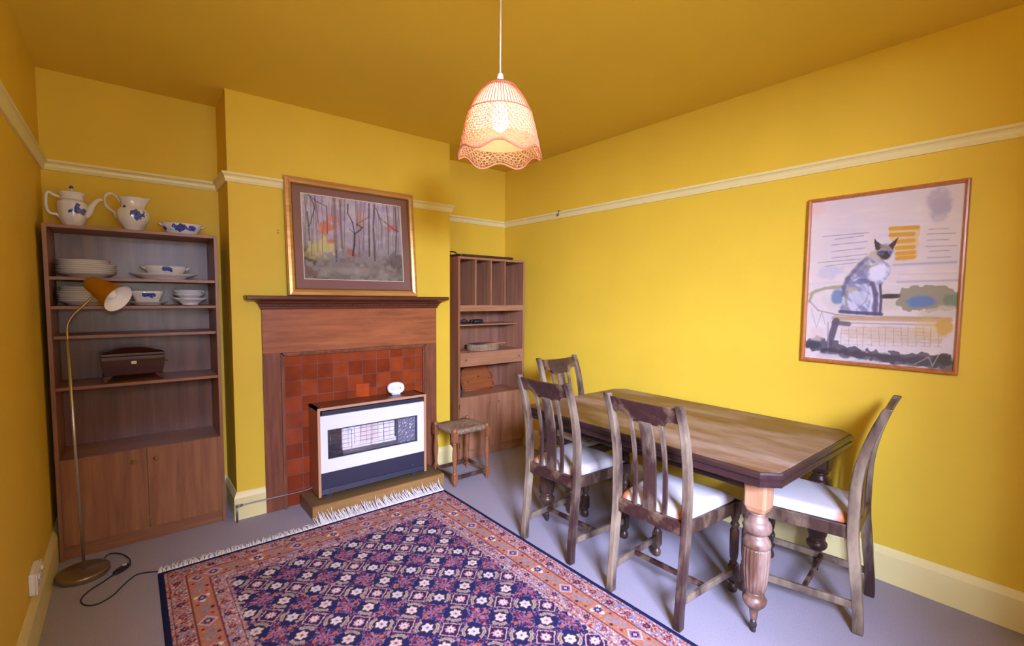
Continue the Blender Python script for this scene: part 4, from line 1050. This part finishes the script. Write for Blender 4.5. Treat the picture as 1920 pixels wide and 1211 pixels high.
# ================================================================== DINING CHAIRS
CP = [(0, -.034), (.05, -.033), (.12, -.028), (.20, -.019), (.28, -.012), (.36, -.003), (.42, 0), (.52, 0), (.60, -.002), (.68, -.012), (.76, -.030), (.84, -.054), (.905, -.080), (.925, -.089)]
def cx(z):
    for (a, b_), (c, d) in zip(CP, CP[1:]):
        if z <= c: return b_ + (d - b_) * max(0, (z - a)) / (c - a)
    return CP[-1][1]
M_seat = vcol('cream_satin_cover', .6, .3)
def make_chair(label):
    r = thing('dining_chair', label, 'chair', (0, 0, 0), 0, 'antique dining chairs')
    for s in (-1, 1):
        rings = []
        zs = [i * .925 / 26 for i in range(27)]
        for z_ in zs:
            c = cx(z_); hw = .0155; hd = .020 if z_ < .55 else .020 - .005 * (z_ - .55) / .37
            if z_ < .2: hd *= .92
            y = s * (.168 + .004 * (z_ / .925))
            rings.append([(c - hd, y - hw, z_), (c + hd, y - hw, z_), (c + hd, y + hw, z_), (c - hd, y + hw, z_)])
        o = MB().loft(rings).build('back_post', M_chair, r, .005, 2)
    # top rail with shaped lower edge
    yy = [-.155, -.120, -.095, -.088, -.078, .078, .088, .095, .120, .155]
    low = [.845, .845, .838, .826, .815, .815, .826, .838, .845, .845]
    poly = [(y, z_) for y, z_ in zip(yy, low)] + [(.155, .912), (.08, .908), (0, .906), (-.08, .908), (-.155, .912)]
    MB().prism(poly, 'x', -.011, .011).warp(lambda x, y, z_: (x + cx(z_) + .002, y, z_)).build('top_rail', M_chairx, r, .003)
    mb = MB()
    for k in range(5):
        y = (k - 2) * .017
        mb.box(.010, .0135, y - .004, y + .004, .852, .888)
        mb.box(.0135, .016, y - .002, y + .002, .858, .882)
    mb.warp(lambda x, y, z_: (x + cx(z_) + .002, y, z_)).build('carving', M_chairx, r, .001)
    def slat(name, y0, y1, m):
        rings = []
        for i in range(13):
            z_ = .425 + i * (.822 - .425) / 12; c = cx(z_) - .004
            k = 1 if name != 'splat' else (1 + .06 * abs(i - 5) / 6)
            ym = (y0 + y1) / 2; hw = (y1 - y0) / 2 * k
            rings.append([(c - .006, ym - hw, z_), (c + .006, ym - hw, z_), (c + .006, ym + hw, z_), (c - .006, ym + hw, z_)])
        MB().loft(rings).build(name, m, r, .002)
    slat('splat', -.030, .030, M_chair)
    slat('slat', -.083, -.063, M_chair); slat('slat', .063, .083, M_chair)
    MB().box(-.013, .013, -.155, .155, .374, .432).build('rear_rail', M_chairx, r, .004)
    for s in (-1, 1):
        MB().prism([(.015, s * .150), (.015, s * .172), (.385, s * .207), (.385, s * .185)], 'z', .374, .430).build('side_rail', M_chairdark, r, .004)
    MB().box(.372, .400, -.186, .186, .374, .430).build('front_rail', M_chairx, r, .004)
    # drop in seat
    n = 26; V = []; F = []; colr = []
    for i in range(n + 1):
        for j in range(n + 1):
            u = i / n; v = j / n * 2 - 1
            x = .012 + u * .366; hw = .150 + .038 * u
            e = min(1, (1 - abs(v)) * 7) * min(1, u * 9, (1 - u) * 9)
            dome = .437 + .018 * (e ** .5) * 1.0 + .008 * (1 - v * v) * (1 - (2 * u - 1) ** 2)
            V.append((x, v * hw, dome if e > 0 else .428))
            a = max(0, 1 - math.hypot((u - .04) / .13, (abs(v) - .95) / .24))
            a = min(1, a * 1.8)
            base = (.60, .56, .54); st_ = lin((176, 104, 44))
            colr.append(tuple(b2 * (1 - a) + s2 * a for b2, s2 in zip(base, st_)))
    for i in range(n):
        for j in range(n):
            k = i * (n + 1) + j; F.append((k, k + 1, k + n + 2, k + n + 1))
    me = bpy.data.meshes.new('seat'); me.from_pydata(V, [], F)
    a = me.color_attributes.new('paint', 'FLOAT_COLOR', 'POINT')
    for k, c in enumerate(colr): a.data[k].color = (*c, 1)
    me.polygons.foreach_set('use_smooth', [True] * len(F)); me.materials.append(M_seat)
    so_ = bpy.data.objects.new('seat', me); COL.objects.link(so_); so_.parent = r
    md = so_.modifiers.new('thick', 'SOLIDIFY'); md.thickness = .012; md.offset = -1
    for s in (-1, 1):
        c = (.386, s * .196, 0)
        mb = MB().lathe([(0, 0), (.012, 0), (.020, .008), (.022, .020), (.019, .034), (.013, .042), (.014, .048)], 24, c)
        mb.loft([[(c[0] + x * h, c[1] + y * h, z_) for x, y in ((-1, -1), (1, -1), (1, 1), (-1, 1))] for h, z_ in ((.012, .046), (.0185, .062), (.0185, .125), (.015, .134))])
        mb.lathe([(.015, .132), (.019, .138), (.014, .146), (.013, .152), (.017, .160), (.0195, .190), (.0200, .24), (.0195, .290), (.016, .298), (.013, .304), (.018, .312), (.020, .320), (.014, .328), (.013, .336), (.017, .346), (.019, .356), (.0185, .366), (.016, .374)], 24, c)
        mb.loft([[(c[0] + x * .020, c[1] + y * .020, z_) for x, y in ((-1, -1), (1, -1), (1, 1), (-1, 1))] for z_ in (.366, .430)])
        mb.build('front_leg', M_chairdark, r, .0015)
        MB().bar((cx(.11), s * .169, .112), (.372, s * .195, .100), .016, .030).build('side_stretcher', M_chair, r, .003)
    MB().box(.150, .166, -.176, .176, .097, .120).build('cross_stretcher', M_chairx, r, .003)
    return r
c2 = make_chair('antique dark oak chair on the long side of the table, nearer the viewer')
c2.location = (2.036, -2.350, 0); c2.rotation_euler = (0, 0, math.radians(1.5))
copy_tree(c2, (2.036, -1.748, 0), math.radians(2.5), 'antique dark oak chair at the long side of the table, nearer the fireplace')
copy_tree(c2, (2.714, -2.928, 0), math.radians(97), 'antique dark oak chair at the near end of the table, seen from its side')
copy_tree(c2, (2.655, -1.235, 0), math.radians(-91), 'antique dark oak chair at the far table end, showing its carved top rail')

# ================================================================== RUG
RGX0, RGX1, RGY0, RGY1 = .392, 1.978, -3.10, -.755
rw, rh = RGX1 - RGX0, RGY1 - RGY0
cv = Canvas(rw, rh, .0036); X, Y = cv.X, cv.Y
WX, WY = X + RGX0, Y + RGY0
NAVY = (.018, .023, .092); SAL = lin((176, 114, 90)); PINK = lin((188, 128, 122)); IV = lin((214, 202, 190)); RED = lin((136, 48, 56)); TAN = lin((158, 132, 96)); LBL = lin((120, 140, 176)); DRED = lin((84, 34, 44)); LILAC = lin((150, 104, 130)); OR = lin((184, 98, 62))
jx = (vnoise(X, Y, 140, 2) - .5) * .005; jy = (vnoise(X, Y, 140, 8) - .5) * .005
Xj, Yj = X + jx, Y + jy
n1 = fbm(X, Y, 60, 31); n2 = vnoise(X, Y, 170, 41); n3 = vnoise(X, Y, 110, 47)
cv.C[:] = NAVY
# field: lattice of period Lp
Lp = .1345
gx = (Xj + RGX0 - 1.281) / Lp; gy = (Yj + RGY0 + 1.953) / Lp
# scattered sprigs and small blossoms
cv.mix((n2 > .64) * .85, LILAC); cv.mix((n3 > .74) * .85, PINK); cv.mix((n2 < .2) * .7, RED)
def cell(ox, oy):
    """offset from nearest lattice point of the checkerboard shifted by (ox,oy)"""
    a = (gx - ox + gy - oy) / 2; b_ = (gx - ox - gy + oy) / 2
    a = a - np.round(a); b_ = b_ - np.round(b_)
    return (a + b_) * Lp, (a - b_) * Lp
def star(dx, dy, r, k=8, depth=.28, ph=0):
    th = np.arctan2(dy, dx); return np.hypot(dx, dy) / (r * (1 - depth * .5 + depth * .5 * np.cos(k * th + ph)))
def paint_star(dx, dy, r, c1, c2, c3, k=8):
    s = star(dx, dy, r, k); cv.mix(np.clip((1.25 - s) * 8, 0, 1), DRED if c1 is IV else NAVY); cv.mix(np.clip((1 - s) * 8, 0, 1), c1); cv.mix(np.clip((.62 - s) * 8, 0, 1), c2); cv.mix(np.clip((.26 - s) * 9, 0, 1), c3)
# stems: thin diagonal lines through the half points
for sg in (1, -1):
    dd = (gx + sg * gy); dd = np.abs(dd - np.round(dd)) * Lp
    cv.mix(np.clip((.0035 - dd) * 700, 0, 1) * .6 * (vnoise(X, Y, 60, 53) > .35), TAN)
# star blossoms on the other cells
dx, dy = cell(1, 0)
s = star(dx, dy, .034, 8, .7); cv.mix(np.clip((1 - s) * 6, 0, 1) * .95, LILAC); cv.mix(np.clip((.5 - s) * 8, 0, 1), RED); cv.mix(np.clip((.25 - s) * 9, 0, 1), PINK)
for a in range(4):
    th = a * math.pi / 2 + math.pi / 2 * 0
    ddx, ddy = dx - .040 * math.cos(th), dy - .040 * math.sin(th)
    cv.mix(np.clip((1 - np.hypot(ddx, ddy) / .010) * 5, 0, 1) * .9, RED if a % 2 else OR)
# rosettes with crescents at the half points, alternating direction
for (ox, oy, ang) in ((.5, -.5, 0), (-.5, -.5, 1)):
    for sh_ in (0,):
        dx, dy = cell(ox, oy)
        # two families: along (1,-1) and along (1,1)
        u = (dx + (-dy if ang == 0 else dy)) / 1.41421; w = (dx - (-dy if ang == 0 else dy)) / 1.41421
        rr = np.hypot(u, w)
        cv.mix((rr < .050) * 1.0, NAVY)
        arc = (np.abs(rr - .0415) < .0072) & (np.abs(u) > np.abs(w) * 1.05)
        cv.mix(arc * .95, lin((182, 162, 136)))
        arc2 = (np.abs(rr - .0415) < .0022) & (np.abs(u) > np.abs(w) * 1.3)
        cv.mix(arc2 * .8, lin((120, 96, 84)))
        paint_star(dx, dy, .0275, IV, lin((206, 170, 168)) if ang else lin((190, 186, 196)), RED, 6)
# diamonds
dx, dy = cell(0, 0)
m1 = np.abs(dx) + np.abs(dy)
cv.mix((m1 < .058) * 1.0, NAVY); cv.mix(((m1 < .052) & (m1 > .045)) * .95, lin((196, 160, 146))); cv.mix((m1 < .041) * .9, lin((70, 32, 56)))
paint_star(dx, dy, .025, lin((206, 158, 158)), IV, RED, 8)
# border
dR = np.minimum(np.minimum(X, rw - X), np.minimum(Y, rh - Y))          # distance from edge
horiz = np.minimum(X, rw - X) > np.minimum(Y, rh - Y)                  # on the short ends?
S = np.where(horiz, WX - 1.552, WY + 1.863)                             # along coordinate
sgn = np.where(horiz, 1, 1)
inb = dR < .256 + .012 * np.abs(((S / .018) % 2) - 1)
cv.mix(inb * 1.0, PINK)
cv.mix((inb & (dR > .19)) * (.35 + .5 * (n1 > .5)), lin((176, 140, 130)))
cv.mix((inb & (dR > .19) & (n2 > .7)) * .9, RED); cv.mix((inb & (dR > .19) & (n3 > .72)) * .9, LBL); cv.mix((inb & (dR > .19) & (n2 < .22)) * .8, IV)
mb_ = (dR > .102) & (dR < .186)
cv.mix(mb_ * 1.0, SAL)
cv.mix((mb_ & (n1 > .54)) * .55, OR); cv.mix((mb_ & (n3 > .74)) * .8, TAN); cv.mix((mb_ & (n2 < .18)) * .7, lin((208, 150, 120)))
og = (dR < .100) & (dR > .024)
cv.mix(og * (.5 + .3 * (n1 > .5)), lin((186, 122, 104))); cv.mix((og & (n2 > .7)) * .9, DRED); cv.mix((og & (n3 > .7)) * .8, LBL); cv.mix((og & (n2 < .2)) * .8, IV)
for c in (.100, .1035, .1865, .190, .036, .248):
    cv.mix((np.abs(dR - c) < .0016) * .8, DRED)
# main border motifs, period .19
per = .19
k = S / per; f = (k - np.round(k)) * per; kk = np.round(k).astype(int) % 2
v = dR - .144
def bstar(f, v, r, c1, c2, c3, mask, kq=8):
    s = star(f, v, r, kq, .35); cv.mix(np.clip((1.25 - s) * 8, 0, 1) * mask, DRED); cv.mix(np.clip((1 - s) * 8, 0, 1) * mask, c1); cv.mix(np.clip((.6 - s) * 8, 0, 1) * mask, c2); cv.mix(np.clip((.3 - s) * 8, 0, 1) * mask, c3)
A = mb_ & (kk == 0); Bm = mb_ & (kk == 1)
for a in range(6):
    th = a * math.pi / 3
    d = np.hypot(f - .024 * math.cos(th), v - .022 * math.sin(th)) / .0125
    cv.mix(np.clip((1 - d) * 5, 0, 1) * A, IV if a % 2 else PINK)
bstar(f, v, .018, NAVY, LBL, IV, A)
d = np.abs(f) / .036 + np.abs(v) / .034
cv.mix(np.clip((1.15 - d) * 10, 0, 1) * Bm, lin((190, 176, 186))); cv.mix(np.clip((.9 - d) * 10, 0, 1) * Bm, LILAC)
bstar(f, v, .016, NAVY, IV, RED, Bm)
f2 = (k - .5 - np.round(k - .5)) * per
for s_ in (-1, 1):
    d = np.abs(np.hypot((f2 - s_ * .022) / 1.4, v - .006 * s_) - .014)
    cv.mix(np.clip((.005 - d) * 500, 0, 1) * mb_ * .9, lin((130, 136, 150)))
    cv.mix(np.clip((1 - np.hypot(f2 - s_ * .046, v + .022 * s_) / .008) * 5, 0, 1) * mb_, RED)
cv.mix(np.clip((1 - np.hypot(f2, v - .028) / .009) * 5, 0, 1) * mb_, DRED)
# guard motifs, period .095
for c, r_ in ((.066, .016), (.215, .014)):
    p2 = .095; k2 = S / p2; f = (k2 - np.round(k2)) * p2; v = dR - c; kk2 = np.round(k2).astype(int) % 2
    msk = inb & (np.abs(v) < .028)
    bstar(f, v, r_, NAVY, RED, PINK, msk & (kk2 == 0), 6); bstar(f, v, r_ * .9, RED, PINK, NAVY, msk & (kk2 == 1), 6)
    f3 = (k2 - .5 - np.round(k2 - .5)) * p2
    d = np.abs(v - .010 * np.sin(f3 * 130)); cv.mix(np.clip((.0022 - d) * 900, 0, 1) * msk * (np.abs(f3) < .032), lin((120, 74, 70)))
cv.mix(dR < .024, (.012, .016, .055))
cv.C *= (.86 + .28 * fbm(X, Y, 6, 77))[..., None] * (.92 + .16 * vnoise(X, Y * 3, 240, 81))[..., None]
rug = thing('patterned_rug', 'large navy and salmon Persian style rug with lattice field on the carpet', 'rug', ((RGX0 + RGX1) / 2, (RGY0 + RGY1) / 2, 0))
def rugplace(X, Y):
    z = .0095 + (vnoise(X, Y, 3, 3) - .5) * .003 + (vnoise(X, Y, 200, 6) - .5) * .0014
    e = np.minimum(np.minimum(X, rw - X), np.minimum(Y, rh - Y)) < 1e-6
    z = np.where(e, .0012, z)
    return np.stack([X - rw / 2, Y - rh / 2, z], -1)
cv.build('rug_pile', vcol('wool_pile', .95, .1), rug, rugplace)
MB().box(-rw / 2 + .003, rw / 2 - .003, -rh / 2 + .003, rh / 2 - .003, .001, .006).build('backing', plain('rug_backing', (.03, .03, .07), .95), rug)
fr = MB(); rs = random.Random(5); x = -rw / 2 + .004
while x < rw / 2 - .004:
    wx = x + RGX0 + rw / 2
    lift = 0
    hmax = .078 if wx > 1.13 else 0
    L_ = rs.uniform(.045, .075); lean = rs.uniform(-.018, .018)
    if hmax:
        # tassels bunch up against the hearth board
        up = rs.uniform(.25, 1.0); up *= .5 + .5 * math.sin(wx * 47) ** 2
        y1 = min(.080, .098)
        pts = [(x, rh / 2, .005), (x + lean * .2, rh / 2 + .04, .008 + .010 * up), (x + lean * .6, rh / 2 + .070, .012 + .022 * up), (x + lean, rh / 2 + .092, .014 + .050 * up)]
    else:
        pts = [(x, rh / 2, .005), (x + lean * .3, rh / 2 + L_ * .4, .008), (x + lean * .8, rh / 2 + L_ * .8, .006), (x + lean * 1.3, rh / 2 + L_, .0035)]
    fr.tube(spline(pts, 3), [.0026, .003, .003, .003, .0028, .0026, .0024, .002, .0018, .0012][:10], 5)
    x += rs.uniform(.0040, .0066)
o = fr.build('fringe', plain('cream_wool', (.80, .77, .72), .9), rug); tag(o, 'cream knotted fringe', kind='stuff')

# ================================================================== PENDANT LAMP
pd = thing('pendant_lamp', 'hanging scalloped wicker bell lampshade, lit, on a white cord', 'lamp', (LAMP.x, LAMP.y, H))
dz = -H
M_wick = bpy.data.materials.new('wicker'); M_wick.use_nodes = True; t = M_wick.node_tree; b = t.nodes['Principled BSDF']
setp(b, Base_Color=(.82, .54, .36, 1), Roughness=.6)
trn = t.nodes.new('ShaderNodeBsdfTranslucent'); trn.inputs[0].default_value = (.95, .70, .48, 1)
ms = t.nodes.new('ShaderNodeMixShader'); ms.inputs[0].default_value = .5
t.links.new(b.outputs[0], ms.inputs[1]); t.links.new(trn.outputs[0], ms.inputs[2]); t.links.new(ms.outputs[0], t.nodes['Material Output'].inputs['Surface'])
M_wickd = plain('wicker_braid', lin((206, 122, 92)), .6)
M_lining = bpy.data.materials.new('glow_liner_sheet'); M_lining.use_nodes = True; t = M_lining.node_tree; b = t.nodes['Principled BSDF']
setp(b, Base_Color=(.80, .62, .40, 1), Roughness=.7)
trn = t.nodes.new('ShaderNodeBsdfTranslucent'); trn.inputs[0].default_value = (.98, .84, .62, 1)
tra = t.nodes.new('ShaderNodeBsdfTransparent')
ms = t.nodes.new('ShaderNodeMixShader'); ms.inputs[0].default_value = .7; ms2 = t.nodes.new('ShaderNodeMixShader'); ms2.inputs[0].default_value = .12
t.links.new(b.outputs[0], ms.inputs[1]); t.links.new(trn.outputs[0], ms.inputs[2]); t.links.new(ms.outputs[0], ms2.inputs[1]); t.links.new(tra.outputs[0], ms2.inputs[2]); t.links.new(ms2.outputs[0], t.nodes['Material Output'].inputs['Surface'])
MB().tube([(0, 0, -.03), (0, 0, 2.180 + dz)], .0033, 10).build('cord', M_white, pd)
MB().lathe([(0, 0), (.045, 0), (.045, -.012), (.030, -.028), (.008, -.034), (0, -.034)], 32).build('ceiling_rose', M_wp, pd)
MB().lathe([(.004, 2.180 + dz), (.009, 2.178 + dz), (.012, 2.171 + dz), (.014, 2.152 + dz), (.015, 2.143 + dz), (0, 2.143 + dz)], 20).build('lamp_holder_cap', M_wp, pd)
MB().lathe([(.016, 2.143 + dz), (.016, 2.092 + dz), (.013, 2.088 + dz), (0, 2.088 + dz)], 20).build('bulb_holder', M_wp, pd)
bm_, t, b = mat('lit_bulb'); setp(b, Base_Color=(1, .9, .75, 1), Emission_Color=(1, .80, .55, 1), Emission_Strength=30)
bz = 1.978 + dz
bl = MB().lathe([(.013, .095), (.015, .075), (.024, .050), (.030, .025), (.031, .0), (.026, -.018), (.014, -.029), (0, -.031)], 24, (0, 0, bz + .02)).build('bulb', bm_, pd)
def rad(z):
    pr = [(2.140, .020), (2.134, .045), (2.122, .063), (2.10, .081), (2.07, .100), (2.03, .120), (1.98, .134), (1.92, .148), (1.878, .156), (1.85, .160)]
    if z > pr[0][0]: return pr[0][1]
    for (a, ra), (c, rb_) in zip(pr, pr[1:]):
        if z >= c: return ra + (rb_ - ra) * (a - z) / (a - c)
    return pr[-1][1]
def sp_pt(a, z, dr=0):
    r = rad(z) + dr; return (r * math.cos(a), r * math.sin(a), z + dz)
PH = math.radians(52.3)                    # bearing of one rise of the scalloped rim
def rim(a): return 1.878 + .013 * math.cos(6 * (a - PH))
MB().lathe([(.012, 2.146 + dz), (.030, 2.144 + dz), (.048, 2.138 + dz), (.064, 2.127 + dz), (.067, 2.119 + dz), (.063, 2.119 + dz), (.048, 2.132 + dz), (.012, 2.141 + dz)], 64, rf=lambda a, i: 1 + .012 * math.cos(40 * a)).build('shade_cap', M_wickd, pd)
mb = MB()
for i in range(60):
    a = 2 * math.pi * i / 60
    mb.tube([sp_pt(a, z, .001) for z in (2.121, 2.10, 2.07, 2.05, 2.031)], .0019, 5)
mb.build('upper_ribs', M_wickd, pd)
MB().lathe([(rad(z) - .003, z + dz) for z in (2.122, 2.11, 2.095, 2.08, 2.06, 2.045, 2.031)], 96, caps=False).build('rib_lining', M_wick, pd)
# closely woven skirt running down to the scalloped rim
def lat(a, f, z0=2.030): return z0 + (rim(a) - z0) * f
mb = MB(); NS = 42
for s_ in (1, -1):
    for i in range(NS):
        a0 = 2 * math.pi * i / NS
        pts = []
        for k in range(11):
            a = a0 + s_ * .95 * k / 10
            pts.append(sp_pt(a, lat(a, k / 10), s_ * .001))
        mb.tube(pts, .0013, 4)
for k in range(1, 16):
    mb.tube([sp_pt(2 * math.pi * i / 72, lat(2 * math.pi * i / 72, k / 16)) for i in range(73)], .0012, 4, caps=False)
for i in range(72):
    a = 2 * math.pi * i / 72
    mb.tube([sp_pt(a, lat(a, f), -.001) for f in (0, .33, .66, 1)], .0011, 4)
mb.build('woven_skirt', M_wick, pd)
MB().lathe([(rad(z) - .0025, z + dz) for z in (2.030, 2.01, 1.99, 1.97, 1.95, 1.93)], 96, caps=False).build('glow_liner', M_lining, pd)  # translucent sheet added so the mid shade glows and the bulb is veiled
def braid(name, fn, r):
    mb = MB()
    for ph in (0, 2.1, 4.2):
        pts = []
        for i in range(289):
            a = 2 * math.pi * i / 288; z, dr = fn(a); w = 70 * a + ph
            p = Vector(sp_pt(a, z, dr)); p += Vector((math.cos(a) * math.cos(w), math.sin(a) * math.cos(w), math.sin(w))) * r * .6
            pts.append(p)
        mb.tube(pts, r * .7, 5, caps=False)
    mb.build(name, M_wickd, pd)
braid('braid', lambda a: (2.030, .001), .0024)
braid('rim_braid', lambda a: (rim(a) - .002, .001), .0032)
